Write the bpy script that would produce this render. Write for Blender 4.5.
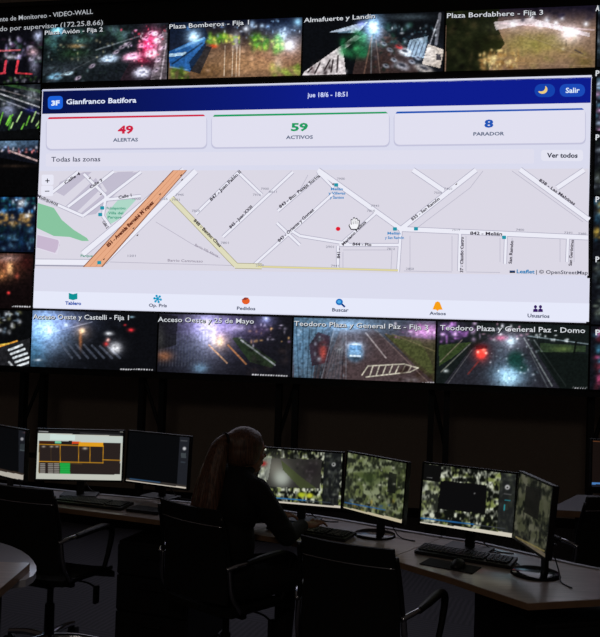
import bpy, bmesh, math, random
import numpy as np
from mathutils import Vector, Matrix
random.seed(3); RNG = np.random.RandomState(7)
PI = math.pi
scn = bpy.context.scene
for o in list(bpy.data.objects): bpy.data.objects.remove(o)
C = scn.collection

# ------------------------------------------------------------------ camera
TILT, ROLL, FOC, CAMH = .0278, .0326, 800., 1.70
_F = Vector((0, math.cos(TILT), math.sin(TILT))); _R0 = Vector((1, 0, 0)); _U0 = _R0.cross(_F)
_R = _R0*math.cos(ROLL) + _U0*math.sin(ROLL); _U = _U0*math.cos(ROLL) - _R0*math.sin(ROLL)
cam = bpy.data.cameras.new('camera'); camo = bpy.data.objects.new('camera', cam); C.objects.link(camo)
camo.matrix_world = Matrix(((_R.x, _U.x, -_F.x, 0), (_R.y, _U.y, -_F.y, 0), (_R.z, _U.z, -_F.z, CAMH), (0, 0, 0, 1)))
cam.sensor_fit = 'HORIZONTAL'; cam.sensor_width = 36; cam.lens = 36*FOC/600; cam.clip_start = .05
scn.camera = camo

# ------------------------------------------------------------------ world, exposure
w = bpy.data.worlds.new('night_room'); scn.world = w; w.use_nodes = True
bg = w.node_tree.nodes['Background']; bg.inputs[0].default_value = (.0180, .0152, .0140, 1); bg.inputs[1].default_value = 1.0
scn.view_settings.view_transform = 'Standard'; scn.view_settings.look = 'None'
scn.view_settings.gamma = 1; scn.view_settings.exposure = 0; scn.view_settings.use_curve_mapping = False
_l = bpy.data.lights.new('fill_light_behind_camera', 'AREA'); _l.shape = 'RECTANGLE'; _l.size = 1.0; _l.size_y = .5; _l.energy = 10; _l.color = (1, .88, .76)  # unseen warm fill, added for glints on chrome and a browner back wall
_lo = bpy.data.objects.new('fill_light_behind_camera', _l); C.objects.link(_lo); _lo.location = (-.6, -1.9, 3.6); _lo.rotation_euler = (math.radians(62), 0, math.radians(-8))
SCREEN = 1.0      # strength of every lit panel

# ------------------------------------------------------------------ photo measuring helpers
npR, npU, npF = (np.array(v) for v in (_R, _U, _F))
def project(P):                                   # world points (n,3) to photo pixels
    Q = np.asarray(P, float) - np.array([0, 0, CAMH])
    d = Q@npF
    return 300 + FOC*(Q@npR)/d, 318.5 - FOC*(Q@npU)/d
def ray(px, py): return npF + npR*(px-300)/FOC - npU*(py-318.5)/FOC
def atz(px, py, z):
    d = ray(px, py); s = (z-CAMH)/d[2]; return Vector((d[0]*s, d[1]*s, z))
def atY(px, py, Y):
    d = ray(px, py)*Y/ray(px, py)[1]; return Vector((d[0], d[1], d[2]+CAMH))

# ------------------------------------------------------------------ materials
def lin(c): return tuple((v/255/12.92 if v/255 <= .04045 else ((v/255+.055)/1.055)**2.4) for v in c)
_m = {}
def mat(name, col, rough=.5, metal=0, emit=None, strength=1, bump=0, bscale=60, var=0, spec=.5):
    if name in _m: return _m[name]
    m = bpy.data.materials.new(name); m.use_nodes = True; nt = m.node_tree; b = nt.nodes['Principled BSDF']
    b.inputs['Base Color'].default_value = (*lin(col), 1); b.inputs['Roughness'].default_value = rough
    b.inputs['Metallic'].default_value = metal; b.inputs['Specular IOR Level'].default_value = spec
    if emit is not None:
        b.inputs['Emission Color'].default_value = (*lin(emit), 1); b.inputs['Emission Strength'].default_value = strength
    if bump or var:
        tc = nt.nodes.new('ShaderNodeTexCoord'); n = nt.nodes.new('ShaderNodeTexNoise')
        n.inputs['Scale'].default_value = bscale; n.inputs['Detail'].default_value = 5
        nt.links.new(tc.outputs['Object'], n.inputs['Vector'])
        if bump:
            bp = nt.nodes.new('ShaderNodeBump'); bp.inputs['Strength'].default_value = bump; bp.inputs['Distance'].default_value = .004
            nt.links.new(n.outputs['Fac'], bp.inputs['Height']); nt.links.new(bp.outputs['Normal'], b.inputs['Normal'])
        if var:
            r = nt.nodes.new('ShaderNodeValToRGB'); c = lin(col)
            r.color_ramp.elements[0].position = .35; r.color_ramp.elements[1].position = .65
            r.color_ramp.elements[0].color = (*[v*(1-var) for v in c], 1); r.color_ramp.elements[1].color = (*[v*(1+var) for v in c], 1)
            nt.links.new(n.outputs['Fac'], r.inputs['Fac']); nt.links.new(r.outputs['Color'], b.inputs['Base Color'])
    _m[name] = m; return m
def ui(col):                                      # a flat lit colour on a screen
    col = tuple(int(v) for v in col)
    n = 'lit_%02x%02x%02x' % col
    return mat(n, (4, 4, 5), .5, emit=col, strength=SCREEN, spec=.1)
def screen_mat():
    if 'screen_pixels' in _m: return _m['screen_pixels']
    m = bpy.data.materials.new('screen_pixels'); m.use_nodes = True; nt = m.node_tree; b = nt.nodes['Principled BSDF']
    b.inputs['Base Color'].default_value = (.004, .004, .005, 1); b.inputs['Roughness'].default_value = .45; b.inputs['Specular IOR Level'].default_value = .15
    a = nt.nodes.new('ShaderNodeAttribute'); a.attribute_name = 'pix'
    nt.links.new(a.outputs['Color'], b.inputs['Emission Color']); b.inputs['Emission Strength'].default_value = SCREEN
    _m['screen_pixels'] = m; return m

def wood_mat(name, col, rough):
    m = bpy.data.materials.new(name); m.use_nodes = True; nt = m.node_tree; b = nt.nodes['Principled BSDF']
    b.inputs['Roughness'].default_value = rough; b.inputs['Specular IOR Level'].default_value = .8
    b.inputs['Coat Weight'].default_value = .8; b.inputs['Coat Roughness'].default_value = .16; b.inputs['Coat IOR'].default_value = 1.6
    tc = nt.nodes.new('ShaderNodeTexCoord'); mp = nt.nodes.new('ShaderNodeMapping'); mp.inputs['Scale'].default_value = (2.5, 30, 8)
    mp.inputs['Rotation'].default_value = (0, 0, .5)
    n = nt.nodes.new('ShaderNodeTexNoise'); n.inputs['Scale'].default_value = 3; n.inputs['Detail'].default_value = 8
    r = nt.nodes.new('ShaderNodeValToRGB'); c = lin(col)
    r.color_ramp.elements[0].position = .3; r.color_ramp.elements[1].position = .7
    r.color_ramp.elements[0].color = (*[v*.82 for v in c], 1); r.color_ramp.elements[1].color = (*[v*1.15 for v in c], 1)
    nt.links.new(tc.outputs['Object'], mp.inputs['Vector']); nt.links.new(mp.outputs['Vector'], n.inputs['Vector'])
    nt.links.new(n.outputs['Fac'], r.inputs['Fac']); nt.links.new(r.outputs['Color'], b.inputs['Base Color'])
    return m
def floor_mat():                                   # dark carpet tiles laid with alternating grain
    m = bpy.data.materials.new('carpet_tiles'); m.use_nodes = True; nt = m.node_tree; b = nt.nodes['Principled BSDF']
    b.inputs['Roughness'].default_value = .85
    tc = nt.nodes.new('ShaderNodeTexCoord'); mp = nt.nodes.new('ShaderNodeMapping'); mp.inputs['Rotation'].default_value = (0, 0, .35)
    nt.links.new(tc.outputs['Object'], mp.inputs['Vector'])
    ch = nt.nodes.new('ShaderNodeTexChecker'); ch.inputs['Scale'].default_value = 2
    w1 = nt.nodes.new('ShaderNodeTexWave'); w1.bands_direction = 'X'; w1.inputs['Scale'].default_value = 9; w1.inputs['Distortion'].default_value = 2; w1.inputs['Detail'].default_value = 3
    w2 = nt.nodes.new('ShaderNodeTexWave'); w2.bands_direction = 'Y'; w2.inputs['Scale'].default_value = 9; w2.inputs['Distortion'].default_value = 2; w2.inputs['Detail'].default_value = 3
    for q in (ch, w1, w2): nt.links.new(mp.outputs['Vector'], q.inputs['Vector'])
    mx = nt.nodes.new('ShaderNodeMix'); mx.data_type = 'FLOAT'
    nt.links.new(ch.outputs['Fac'], mx.inputs[0]); nt.links.new(w1.outputs['Fac'], mx.inputs[2]); nt.links.new(w2.outputs['Fac'], mx.inputs[3])
    r = nt.nodes.new('ShaderNodeValToRGB'); r.color_ramp.elements[0].color = (*lin((80, 78, 84)), 1); r.color_ramp.elements[1].color = (*lin((98, 96, 104)), 1)
    nt.links.new(mx.outputs[0], r.inputs['Fac']); nt.links.new(r.outputs['Color'], b.inputs['Base Color'])
    return m

M_floor = floor_mat()
M_wall = mat('dark_wall_paint', (168, 152, 138), .9, bump=.2, bscale=90, var=.08)
M_black = mat('black_plastic', (17, 17, 19), .42)
M_matte = mat('matte_black', (12, 12, 13), .75)
M_steel = mat('black_painted_steel', (10, 10, 11), .6)
M_gloss = mat('glossy_black', (14, 14, 16), .12)
M_chrome = mat('chrome', (205, 205, 210), .14, 1)
M_mesh = mat('black_chair_mesh', (15, 15, 16), .8, bump=.4, bscale=300)
M_edge = mat('brown_edge_band', (150, 116, 88), .5, var=.1, bscale=20)
M_wood = wood_mat('laminate_worktop', (214, 198, 190), .3)
M_trim = mat('pale_aluminium', (190, 190, 198), .4, .3)
M_white = mat('white_laminate', (225, 225, 235), .2, spec=1)
_b = M_white.node_tree.nodes['Principled BSDF']; _b.inputs['Coat Weight'].default_value = .9; _b.inputs['Coat Roughness'].default_value = .12; _b.inputs['Coat IOR'].default_value = 1.6
M_ped = mat('anthracite_cabinet', (22, 22, 25), .6)
M_paper = mat('paper', (205, 205, 210), .8)
M_key = mat('keycap_black', (26, 26, 30), .38)
M_cable = mat('black_cable', (12, 12, 12), .5)
M_knit = mat('black_jacket_cloth', (8, 8, 10), .85, bump=.5, bscale=60)
M_trous = mat('black_trouser_cloth', (14, 14, 17), .85, bump=.4, bscale=60)
M_skin = mat('skin', (160, 112, 90), .5, var=.05, bscale=40)
def hair_mat():
    m = bpy.data.materials.new('light_brown_hair'); m.use_nodes = True; nt = m.node_tree; b = nt.nodes['Principled BSDF']
    b.inputs['Roughness'].default_value = .45
    tc = nt.nodes.new('ShaderNodeTexCoord'); mp = nt.nodes.new('ShaderNodeMapping'); mp.inputs['Scale'].default_value = (160, 160, 7)
    n = nt.nodes.new('ShaderNodeTexNoise'); n.inputs['Scale'].default_value = 1; n.inputs['Detail'].default_value = 4
    r = nt.nodes.new('ShaderNodeValToRGB'); r.color_ramp.elements[0].position = .35; r.color_ramp.elements[1].position = .68
    r.color_ramp.elements[0].color = (*lin((64, 44, 34)), 1); r.color_ramp.elements[1].color = (*lin((126, 86, 64)), 1)
    bp = nt.nodes.new('ShaderNodeBump'); bp.inputs['Strength'].default_value = .7; bp.inputs['Distance'].default_value = .004
    nt.links.new(tc.outputs['Object'], mp.inputs['Vector']); nt.links.new(mp.outputs['Vector'], n.inputs['Vector'])
    nt.links.new(n.outputs['Fac'], r.inputs['Fac']); nt.links.new(r.outputs['Color'], b.inputs['Base Color'])
    nt.links.new(n.outputs['Fac'], bp.inputs['Height']); nt.links.new(bp.outputs['Normal'], b.inputs['Normal'])
    return m
M_hair = hair_mat()

# ------------------------------------------------------------------ object helpers
def tag(o, label, cat, group=None):
    o['label'] = label; o['category'] = cat
    if group: o['group'] = group
    return o
def struct(o): o['kind'] = 'structure'; return o
def empty(name, loc=(0, 0, 0), rz=0):
    o = bpy.data.objects.new(name, None); C.objects.link(o); o.location = loc; o.rotation_euler = (0, 0, rz)
    o.empty_display_size = .1; return o
def link(name, me, m, parent=None, smooth=False):
    o = bpy.data.objects.new(name, me); C.objects.link(o)
    if m is not None: me.materials.append(m)
    if smooth:
        me.polygons.foreach_set('use_smooth', [True]*len(me.polygons))
    if parent is not None: o.parent = parent
    return o
def obj(name, bm, m, parent=None, smooth=False, auto=False):
    me = bpy.data.meshes.new(name)
    bmesh.ops.recalc_face_normals(bm, faces=bm.faces)
    bm.to_mesh(me); bm.free()
    o = link(name, me, m, parent, smooth)
    if auto:
        for p in me.polygons: p.use_smooth = True
        me.set_sharp_from_angle(angle=math.radians(40))
    return o
def box(bm, c, s, bev=0, rot=None):
    """box centred at c, size s"""
    r = bmesh.ops.create_cube(bm, size=1); vs = r['verts']
    for v in vs: v.co = Vector((v.co.x*s[0], v.co.y*s[1], v.co.z*s[2]))
    if bev:
        es = list({e for v in vs for e in v.link_edges})
        rr = bmesh.ops.bevel(bm, geom=es, offset=bev, segments=2, affect='EDGES', profile=.7)
        vs = list({v for f in rr['faces'] for v in f.verts} | {v for v in vs if v.is_valid})
    for v in vs:
        if rot is not None: v.co = rot@v.co
        v.co += Vector(c)
    return bm
def cyl(bm, p0, p1, r0, r1=None, n=16, caps=True):
    p0 = Vector(p0); p1 = Vector(p1); r1 = r0 if r1 is None else r1; d = (p1-p0)
    q = d.normalized().to_track_quat('Z', 'Y'); a = []; b = []
    for i in range(n):
        t = 2*PI*i/n; v = Vector((math.cos(t), math.sin(t), 0))
        a.append(bm.verts.new(p0+q@(v*r0))); b.append(bm.verts.new(p1+q@(v*r1)))
    for i in range(n): bm.faces.new((a[i], a[(i+1) % n], b[(i+1) % n], b[i]))
    if caps: bm.faces.new(a[::-1]); bm.faces.new(b)
def tube(bm, pts, r, n=10, sub=6, flat=None):
    """smooth swept tube through pts; r number or list; flat=(su,sv) squash of the section"""
    P = [Vector(p) for p in pts]
    rr = r if isinstance(r, (list, tuple)) else [r]*len(P)
    Q = []; Rr = []
    for i in range(len(P)-1):
        a = P[max(i-1, 0)]; b = P[i]; c = P[i+1]; d = P[min(i+2, len(P)-1)]
        for k in range(sub):
            t = k/sub
            Q.append(.5*((2*b)+(c-a)*t+(2*a-5*b+4*c-d)*t*t+(-a+3*b-3*c+d)*t**3)); Rr.append(rr[i]*(1-t)+rr[i+1]*t)
    Q.append(P[-1]); Rr.append(rr[-1])
    up = Vector((0, 0, 1)); rings = []; prev = None
    for i, p in enumerate(Q):
        t = (Q[min(i+1, len(Q)-1)]-Q[max(i-1, 0)]).normalized()
        if prev is None:
            x = t.cross(up)
            if x.length < .1: x = t.cross(Vector((1, 0, 0)))
        else: x = prev-t*prev.dot(t)
        x.normalize(); prev = x; y = t.cross(x)
        fx, fy = flat or (1, 1)
        rings.append([bm.verts.new(p+(x*math.cos(2*PI*k/n)*fx+y*math.sin(2*PI*k/n)*fy)*Rr[i]) for k in range(n)])
    for a, b in zip(rings, rings[1:]):
        for k in range(n): bm.faces.new((a[k], a[(k+1) % n], b[(k+1) % n], b[k]))
    bm.faces.new(rings[0][::-1]); bm.faces.new(rings[-1])
def prism(bm, pts, z0, z1):
    a = [bm.verts.new((p[0], p[1], z0)) for p in pts]; b = [bm.verts.new((p[0], p[1], z1)) for p in pts]
    n = len(pts); bm.faces.new(a[::-1]); bm.faces.new(b)
    for i in range(n): bm.faces.new((a[i], a[(i+1) % n], b[(i+1) % n], b[i]))
def sphere(bm, c, r, sub=2, s=(1, 1, 1), rot=None):
    g = bmesh.ops.create_icosphere(bm, subdivisions=sub, radius=1)
    for v in g['verts']:
        q = Vector((v.co.x*r*s[0], v.co.y*r*s[1], v.co.z*r*s[2]))
        if rot is not None: q = rot@q
        v.co = q+Vector(c)
def B(): return bmesh.new()
def copy_tree(o, parent=None):
    c = o.copy(); C.objects.link(c)
    if parent is not None: c.parent = parent
    for ch in list(o.children): copy_tree(ch, c)
    return c

# ------------------------------------------------------------------ painting of lit screens (photo measurements give the layout of each picture)
class Paint:
    def __init__(s, X, Y):
        s.X = X; s.Y = Y; s.c = np.zeros(X.shape+(3,))
    def _b(s, a, col):
        a = np.clip(a, 0, 1)[..., None]; s.c = s.c*(1-a)+np.array(col, float)*a
    def fill(s, col): s.c[:] = col; return s
    def grad(s, x0, y0, c0, x1, y1, c1, al=1):
        dx, dy = x1-x0, y1-y0; t = np.clip(((s.X-x0)*dx+(s.Y-y0)*dy)/(dx*dx+dy*dy), 0, 1)[..., None]
        s.c = s.c*(1-al)+(np.array(c0)*(1-t)+np.array(c1)*t)*al; return s
    def blob(s, x, y, rx, ry, col, al=1, p=1, ang=0):
        ca, sa = math.cos(ang), math.sin(ang); u = (s.X-x)*ca+(s.Y-y)*sa; v = -(s.X-x)*sa+(s.Y-y)*ca
        s._b(al*np.exp(-((u/rx)**2+(v/ry)**2)**p), col); return s
    def add(s, x, y, rx, ry, col, al=1):
        s.c += np.array(col, float)*(al*np.exp(-(((s.X-x)/rx)**2+((s.Y-y)/ry)**2)))[..., None]; return s
    def line(s, x0, y0, x1, y1, w, col, al=1):
        dx, dy = x1-x0, y1-y0; L = math.hypot(dx, dy)
        t = np.clip(((s.X-x0)*dx+(s.Y-y0)*dy)/(L*L), 0, 1); d = np.hypot(s.X-x0-t*dx, s.Y-y0-t*dy)
        s._b(al*np.clip((w/2-d)/.6+.5, 0, 1), col); return s
    def poly(s, pts, col, al=1):
        ins = np.zeros(s.X.shape, bool); n = len(pts)
        for i in range(n):
            (xa, ya), (xb, yb) = pts[i], pts[(i+1) % n]
            if ya == yb: continue
            c = ((ya > s.Y) != (yb > s.Y)) & (s.X < (xb-xa)*(s.Y-ya)/(yb-ya)+xa); ins ^= c
        s._b(al*ins.astype(float), col); return s
    def rect(s, x0, y0, x1, y1, col, al=1): return s.poly([(x0, y0), (x1, y0), (x1, y1), (x0, y1)], col, al)
    def nz(s, sx, sy, seed, sh=0):
        r = np.random.RandomState(seed); T = r.rand(97, 97); u = (s.X+sh*s.Y)/sx+500; v = s.Y/sy+500
        i = np.floor(u).astype(int); j = np.floor(v).astype(int); a = u-i; b = v-j; a = a*a*(3-2*a); b = b*b*(3-2*b)
        i %= 97; j %= 97; k = (i+1) % 97; l = (j+1) % 97
        return T[i, j]*(1-a)*(1-b)+T[k, j]*a*(1-b)+T[i, l]*(1-a)*b+T[k, l]*a*b
    def tex(s, sx, sy, seed, amt, sh=0):
        n = s.nz(sx, sy, seed, sh)*.65+s.nz(sx*.45, sy*.45, seed+1, sh)*.35
        s.c *= (1+amt*(n-.5)*2)[..., None]; return s
    def spots(s, x0, y0, x1, y1, n, r, cols, al, seed, ar=1):
        q = random.Random(seed)
        for i in range(n):
            s.blob(q.uniform(x0, x1), q.uniform(y0, y1), r*q.uniform(.5, 1.4)*ar, r*q.uniform(.5, 1.4), q.choice(cols), al*q.uniform(.5, 1))
        return s
def grid_mesh(name, o, u, v, nu, nv, paint, parent):
    """lit panel: corner o, edges u and v; coloured per vertex by paint(Paint)"""
    o, u, v = (np.array(q, float) for q in (o, u, v))
    S, T = np.meshgrid(np.linspace(0, 1, nu+1), np.linspace(0, 1, nv+1))
    P = o+S[..., None]*u+T[..., None]*v
    X, Y = project(P.reshape(-1, 3)); X = X.reshape(S.shape); Y = Y.reshape(S.shape)
    pt = Paint(X, Y); paint(pt)
    col = np.clip(pt.c, 0, 255)/255; col = np.where(col <= .04045, col/12.92, ((col+.055)/1.055)**2.4)
    idx = np.arange((nu+1)*(nv+1)).reshape(nv+1, nu+1)
    F = np.stack([idx[:-1, :-1], idx[:-1, 1:], idx[1:, 1:], idx[1:, :-1]], -1).reshape(-1, 4)
    me = bpy.data.meshes.new(name); me.vertices.add(len(P.reshape(-1, 3))); me.vertices.foreach_set('co', P.ravel())
    me.loops.add(F.size); me.loops.foreach_set('vertex_index', F.ravel().astype(np.int32))
    me.polygons.add(len(F)); me.polygons.foreach_set('loop_start', np.arange(0, F.size, 4, dtype=np.int32))
    me.update(calc_edges=True)
    a = me.color_attributes.new('pix', 'FLOAT_COLOR', 'POINT')
    a.data.foreach_set('color', np.concatenate([col.reshape(-1, 3), np.ones((col.size//3, 1))], 1).ravel())
    return link(name, me, screen_mat(), parent)

# ================================================================== SETTING
YAW = .1804; WU = Vector((math.cos(YAW), -math.sin(YAW), 0)); WN = Vector((-math.sin(YAW), -math.cos(YAW), 0))   # wall axis, normal to the room
WO = Vector((-2.4385, 7.2716, 0)); TW = 1.21
ZT, ZB = 1.70+2.8011, 1.70-.3204; Z1 = 1.70+2.2784; Z2 = 1.70+2.211; Z3 = 1.70+.2055
def wp(u, z, off=0): return WO+WU*u+WN*off+Vector((0, 0, z))
bm = B(); prism(bm, [(-7, -2.5), (7, -2.5), (7, 10.5), (-7, 10.5)], -.1, 0); struct(obj('floor', bm, M_floor))
def wall_strip(name, a, b, z1=6.0, th=.12):
    a = Vector((*a, 0)); b = Vector((*b, 0)); d = (b-a).normalized(); n = Vector((-d.y, d.x, 0))*th
    bm = B(); prism(bm, [a, b, b+n, a+n], 0, z1); return struct(obj(name, bm, M_wall))
pa = wp(-4.2, 0, -1.3); pb = wp(9, 0, -1.3)
wall_strip('wall_back', pa[:2], pb[:2])
wall_strip('wall_left', (pa.x, -2.4), pa[:2]); wall_strip('wall_right', pb[:2], (pb.x, -2.4))
bm = B(); d = (pb-pa).normalized(); n = Vector((d.y, -d.x, 0))*.015
prism(bm, [pa, pb, pb+n, pa+n], 0, .09); struct(obj('baseboard_back', bm, M_matte))

# ================================================================== VIDEO WALL
VW = empty('video_wall', wp(2.42, 0, 0)); 
tag(VW, 'huge video wall of camera feeds around a white map dashboard, carried on black steel frames', 'video wall')
VWi = Matrix.Translation(-VW.location)
def vadd(o, parent=None):                          # meshes are built in world metres: keep them there under the wall
    if parent is None or parent is VW:
        o.parent = VW; o.matrix_parent_inverse = VWi
    else: o.parent = parent
    return o
bm = B()
for (u0, u1, z0, z1, o0, o1) in ((-1.25, 6.09, ZB-.045, 4.72, -.14, -.012),):
    a = wp(u0, 0, o0); b = wp(u1, 0, o0); c = wp(u1, 0, o1); dd = wp(u0, 0, o1); prism(bm, [a, b, c, dd], z0, z1)
vadd(obj('cabinet', bm, M_matte))
bm = B()                                           # narrow bottom and top rails
for z0, z1 in ((ZB-.05, ZB-.012), (4.70, 4.74)):
    prism(bm, [wp(-1.27, 0, -.02), wp(6.11, 0, -.02), wp(6.11, 0, .012), wp(-1.27, 0, .012)], z0, z1)
vadd(obj('rail', bm, M_steel))
def tile(name, u0, u1, z0, z1, nu, nv, paint):
    g = .008; a = wp(u0+g, z0+g, 0); b = wp(u1-g, z0+g, 0); c = wp(u0+g, z1-g, 0)
    return vadd(grid_mesh(name, a, b-a, c-a, nu, nv, paint, None))
# photo pixel to (u,z) on the wall plane
def p2w(px, py):
    r = Vector(ray(px, py)); o = Vector((0, 0, CAMH)); t = (WO-o).dot(WN)/r.dot(WN); q = o+r*t-WO
    return q.dot(WU), q.z
LAY = .0016
def flat(name, polys, col, parent, layer=1):
    """lit flat shapes on the wall; polys in photo pixels"""
    bm = B()
    for pts in polys:
        bm.faces.new([bm.verts.new(wp(*p2w(*p), layer*LAY)) for p in pts])
    for f in bm.faces:
        f.normal_update()
        if f.normal.dot(WN) < 0: f.normal_flip()
    bmesh.ops.triangulate(bm, faces=bm.faces)
    me = bpy.data.meshes.new(name); bm.to_mesh(me); bm.free()
    return vadd(link(name, me, ui(col)), parent)
def rrect(x0, y0, x1, y1, r, sl=0, sr=0):
    """rounded rectangle in pixels; top-left (x0,y0), bottom-right (x1,y1); sl,sr tilt of top/bottom edges over the width"""
    out = []
    for cx, cy, a0 in ((x1-r, y0+r, -90), (x1-r, y1-r, 0), (x0+r, y1-r, 90), (x0+r, y0+r, 180)):
        for k in range(5):
            a = math.radians(a0+k*22.5); x = cx+r*math.cos(a); y = cy+r*math.sin(a)
            t = (x-x0)/(x1-x0); s = (y-y0)/(y1-y0); out.append((x, y+t*(sl*(1-s)+sr*s)))
    return out
def slope(y): return -.0254+(y-84)*(.0539/233)      # tilt of the wall's level lines in the photo at x=300
def tband(x0, y0, x1, y1, r=0):                     # y given at x0
    s0, s1 = slope(y0), slope(y1); w_ = x1-x0
    return rrect(x0, y0, x1, y1, max(r, .05), s0*w_, s1*w_)
_tm = {}
def text_geo(s, bold):
    k = (s, bold)
    if k not in _tm:
        cu = bpy.data.curves.new('t', 'FONT'); cu.body = s; cu.resolution_u = 2; cu.offset = bold
        ob = bpy.data.objects.new('t', cu); C.objects.link(ob); bpy.context.view_layer.update()
        me = bpy.data.meshes.new_from_object(ob.evaluated_get(bpy.context.evaluated_depsgraph_get()))
        bpy.data.objects.remove(ob)
        co = np.array([v.co[:] for v in me.vertices]) if len(me.vertices) else np.zeros((1, 3))
        _tm[k] = (me, co[:, 0].min(), co[:, 0].max())
    return _tm[k]
def text(name, items, col, parent, layer=3, bold=.02):
    """items: (string, p0, p1, capheight) with the baseline from p0 to p1, all in photo pixels"""
    V = []; Fc = []
    for s, p0, p1, h in items:
        me, xa, xb = text_geo(s, bold)
        a = Vector(p2w(*p0)); b = Vector(p2w(*p1)); d = (b-a); L = d.length; d.normalize(); n = Vector((-d.y, d.x))
        mid = ((p0[0]+p1[0])/2, (p0[1]+p1[1])/2); sc = (Vector(p2w(mid[0], mid[1]-1))-Vector(p2w(*mid))).length
        ys = h*sc/.70; xs = L/(xb-xa); k0 = len(V)
        for v in me.vertices:
            q = a+d*((v.co.x-xa)*xs)+n*(v.co.y*ys); V.append(wp(q.x, q.y, layer*LAY))
        for f in me.polygons: Fc.append([k0+i for i in f.vertices])
    me = bpy.data.meshes.new(name); me.from_pydata([tuple(v) for v in V], [], Fc)
    return vadd(link(name, me, ui(col)), parent)
def ctext(s, x, y, w_, h, sl=None):                 # centred level text
    k = slope(y) if sl is None else sl
    return (s, (x-w_/2, y-k*w_/2), (x+w_/2, y+k*w_/2), h)

# ---- camera feeds -------------------------------------------------
def T1(p):
    p.fill((12, 17, 18)).grad(60, 30, (16, 24, 26), 120, 84, (24, 28, 34))
    p.blob(75, 54, 14, 5, (34, 62, 34), .8); p.blob(88, 60, 18, 6, (50, 58, 60), .8).blob(60, 70, 20, 6, (58, 66, 76), .8)
    p.spots(45, 28, 130, 42, 45, 3, [(40, 66, 52), (90, 120, 130), (10, 14, 12), (60, 96, 88)], .8, 3)
    p.blob(58, 31, 5, 3.5, (150, 205, 235), .9).blob(54, 44, 4, 7, (70, 120, 120), .7).blob(76, 46, 8, 2, (210, 170, 110), .7).blob(80, 41, 9, 2.5, (100, 150, 140), .6)
    p.poly([(118, 84), (143, 38), (166, 24), (166, 84)], (38, 26, 34), .9)
    p.poly([(150, 81), (163, 30), (167, 28), (167, 80)], (150, 142, 148), .5)
    p.blob(148, 44, 5, 11, (230, 50, 100), .85, ang=.4).blob(142, 60, 6, 3, (200, 40, 80), .6)
    for (x, y, rx, ry, c) in ((109, 59, 9, 4.2, (170, 190, 215)), (132, 57, 9, 4.4, (240, 170, 200)), (151, 54, 6, 5, (238, 214, 224)), (142, 73, 9, 6, (196, 196, 214)), (55, 77, 8, 4, (120, 170, 200)), (67, 74, 7, 2, (190, 220, 235)), (157, 41, 4, 3, (240, 220, 230)), (141, 46, 4, 3, (230, 150, 180)), (155, 34, 3, 2.5, (230, 220, 235))):
        p.blob(x, y, rx, ry, c, 1, 2, -.25).blob(x+1, y-.8, rx*.3, ry*.3, (60, 64, 80), .7, 2, -.25).blob(x-rx*.3, y+ry*.9, rx*.7, ry*.3, (16, 14, 20), .8)
    p.line(44, 84, 100, 56, 1, (90, 94, 100), .5).line(160, 82, 166, 44, 1.4, (210, 200, 210), .6)
    p.spots(120, 26, 166, 50, 34, 1.1, [(255, 240, 250), (255, 90, 120), (190, 160, 200), (20, 14, 20)], .95, 5)
    p.spots(44, 46, 120, 82, 50, 1.6, [(6, 10, 10), (80, 96, 104), (30, 44, 38)], .7, 6)
    for (x, y) in ((122, 47), (116, 52), (128, 44), (146, 38), (150, 33), (161, 36), (163, 48), (158, 60), (156, 70), (92, 66), (78, 78)):
        p.blob(x, y, 3.6, 1.9, (210, 190, 214), .8, 2, -.5).blob(x+.6, y-.3, 1.6, .8, (40, 36, 50), .8, 2, -.5)
    p.spots(134, 34, 160, 66, 16, 1, [(255, 60, 90), (255, 150, 170)], .95, 135).spots(46, 40, 118, 60, 30, 1.2, [(150, 170, 180), (60, 90, 70), (200, 190, 150)], .6, 136).line(96, 50, 140, 36, 1.4, (150, 160, 170), .5)
    p.add(150, 44, 9, 14, (120, 20, 50)).add(132, 57, 9, 4, (110, 70, 90)).add(109, 59, 9, 4, (70, 80, 90)).add(58, 31, 7, 5, (60, 110, 130)).add(156, 44, 5, 16, (80, 70, 76)).add(142, 73, 9, 5, (60, 60, 70)); p.tex(2, 1.5, 10, .45)
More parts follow.
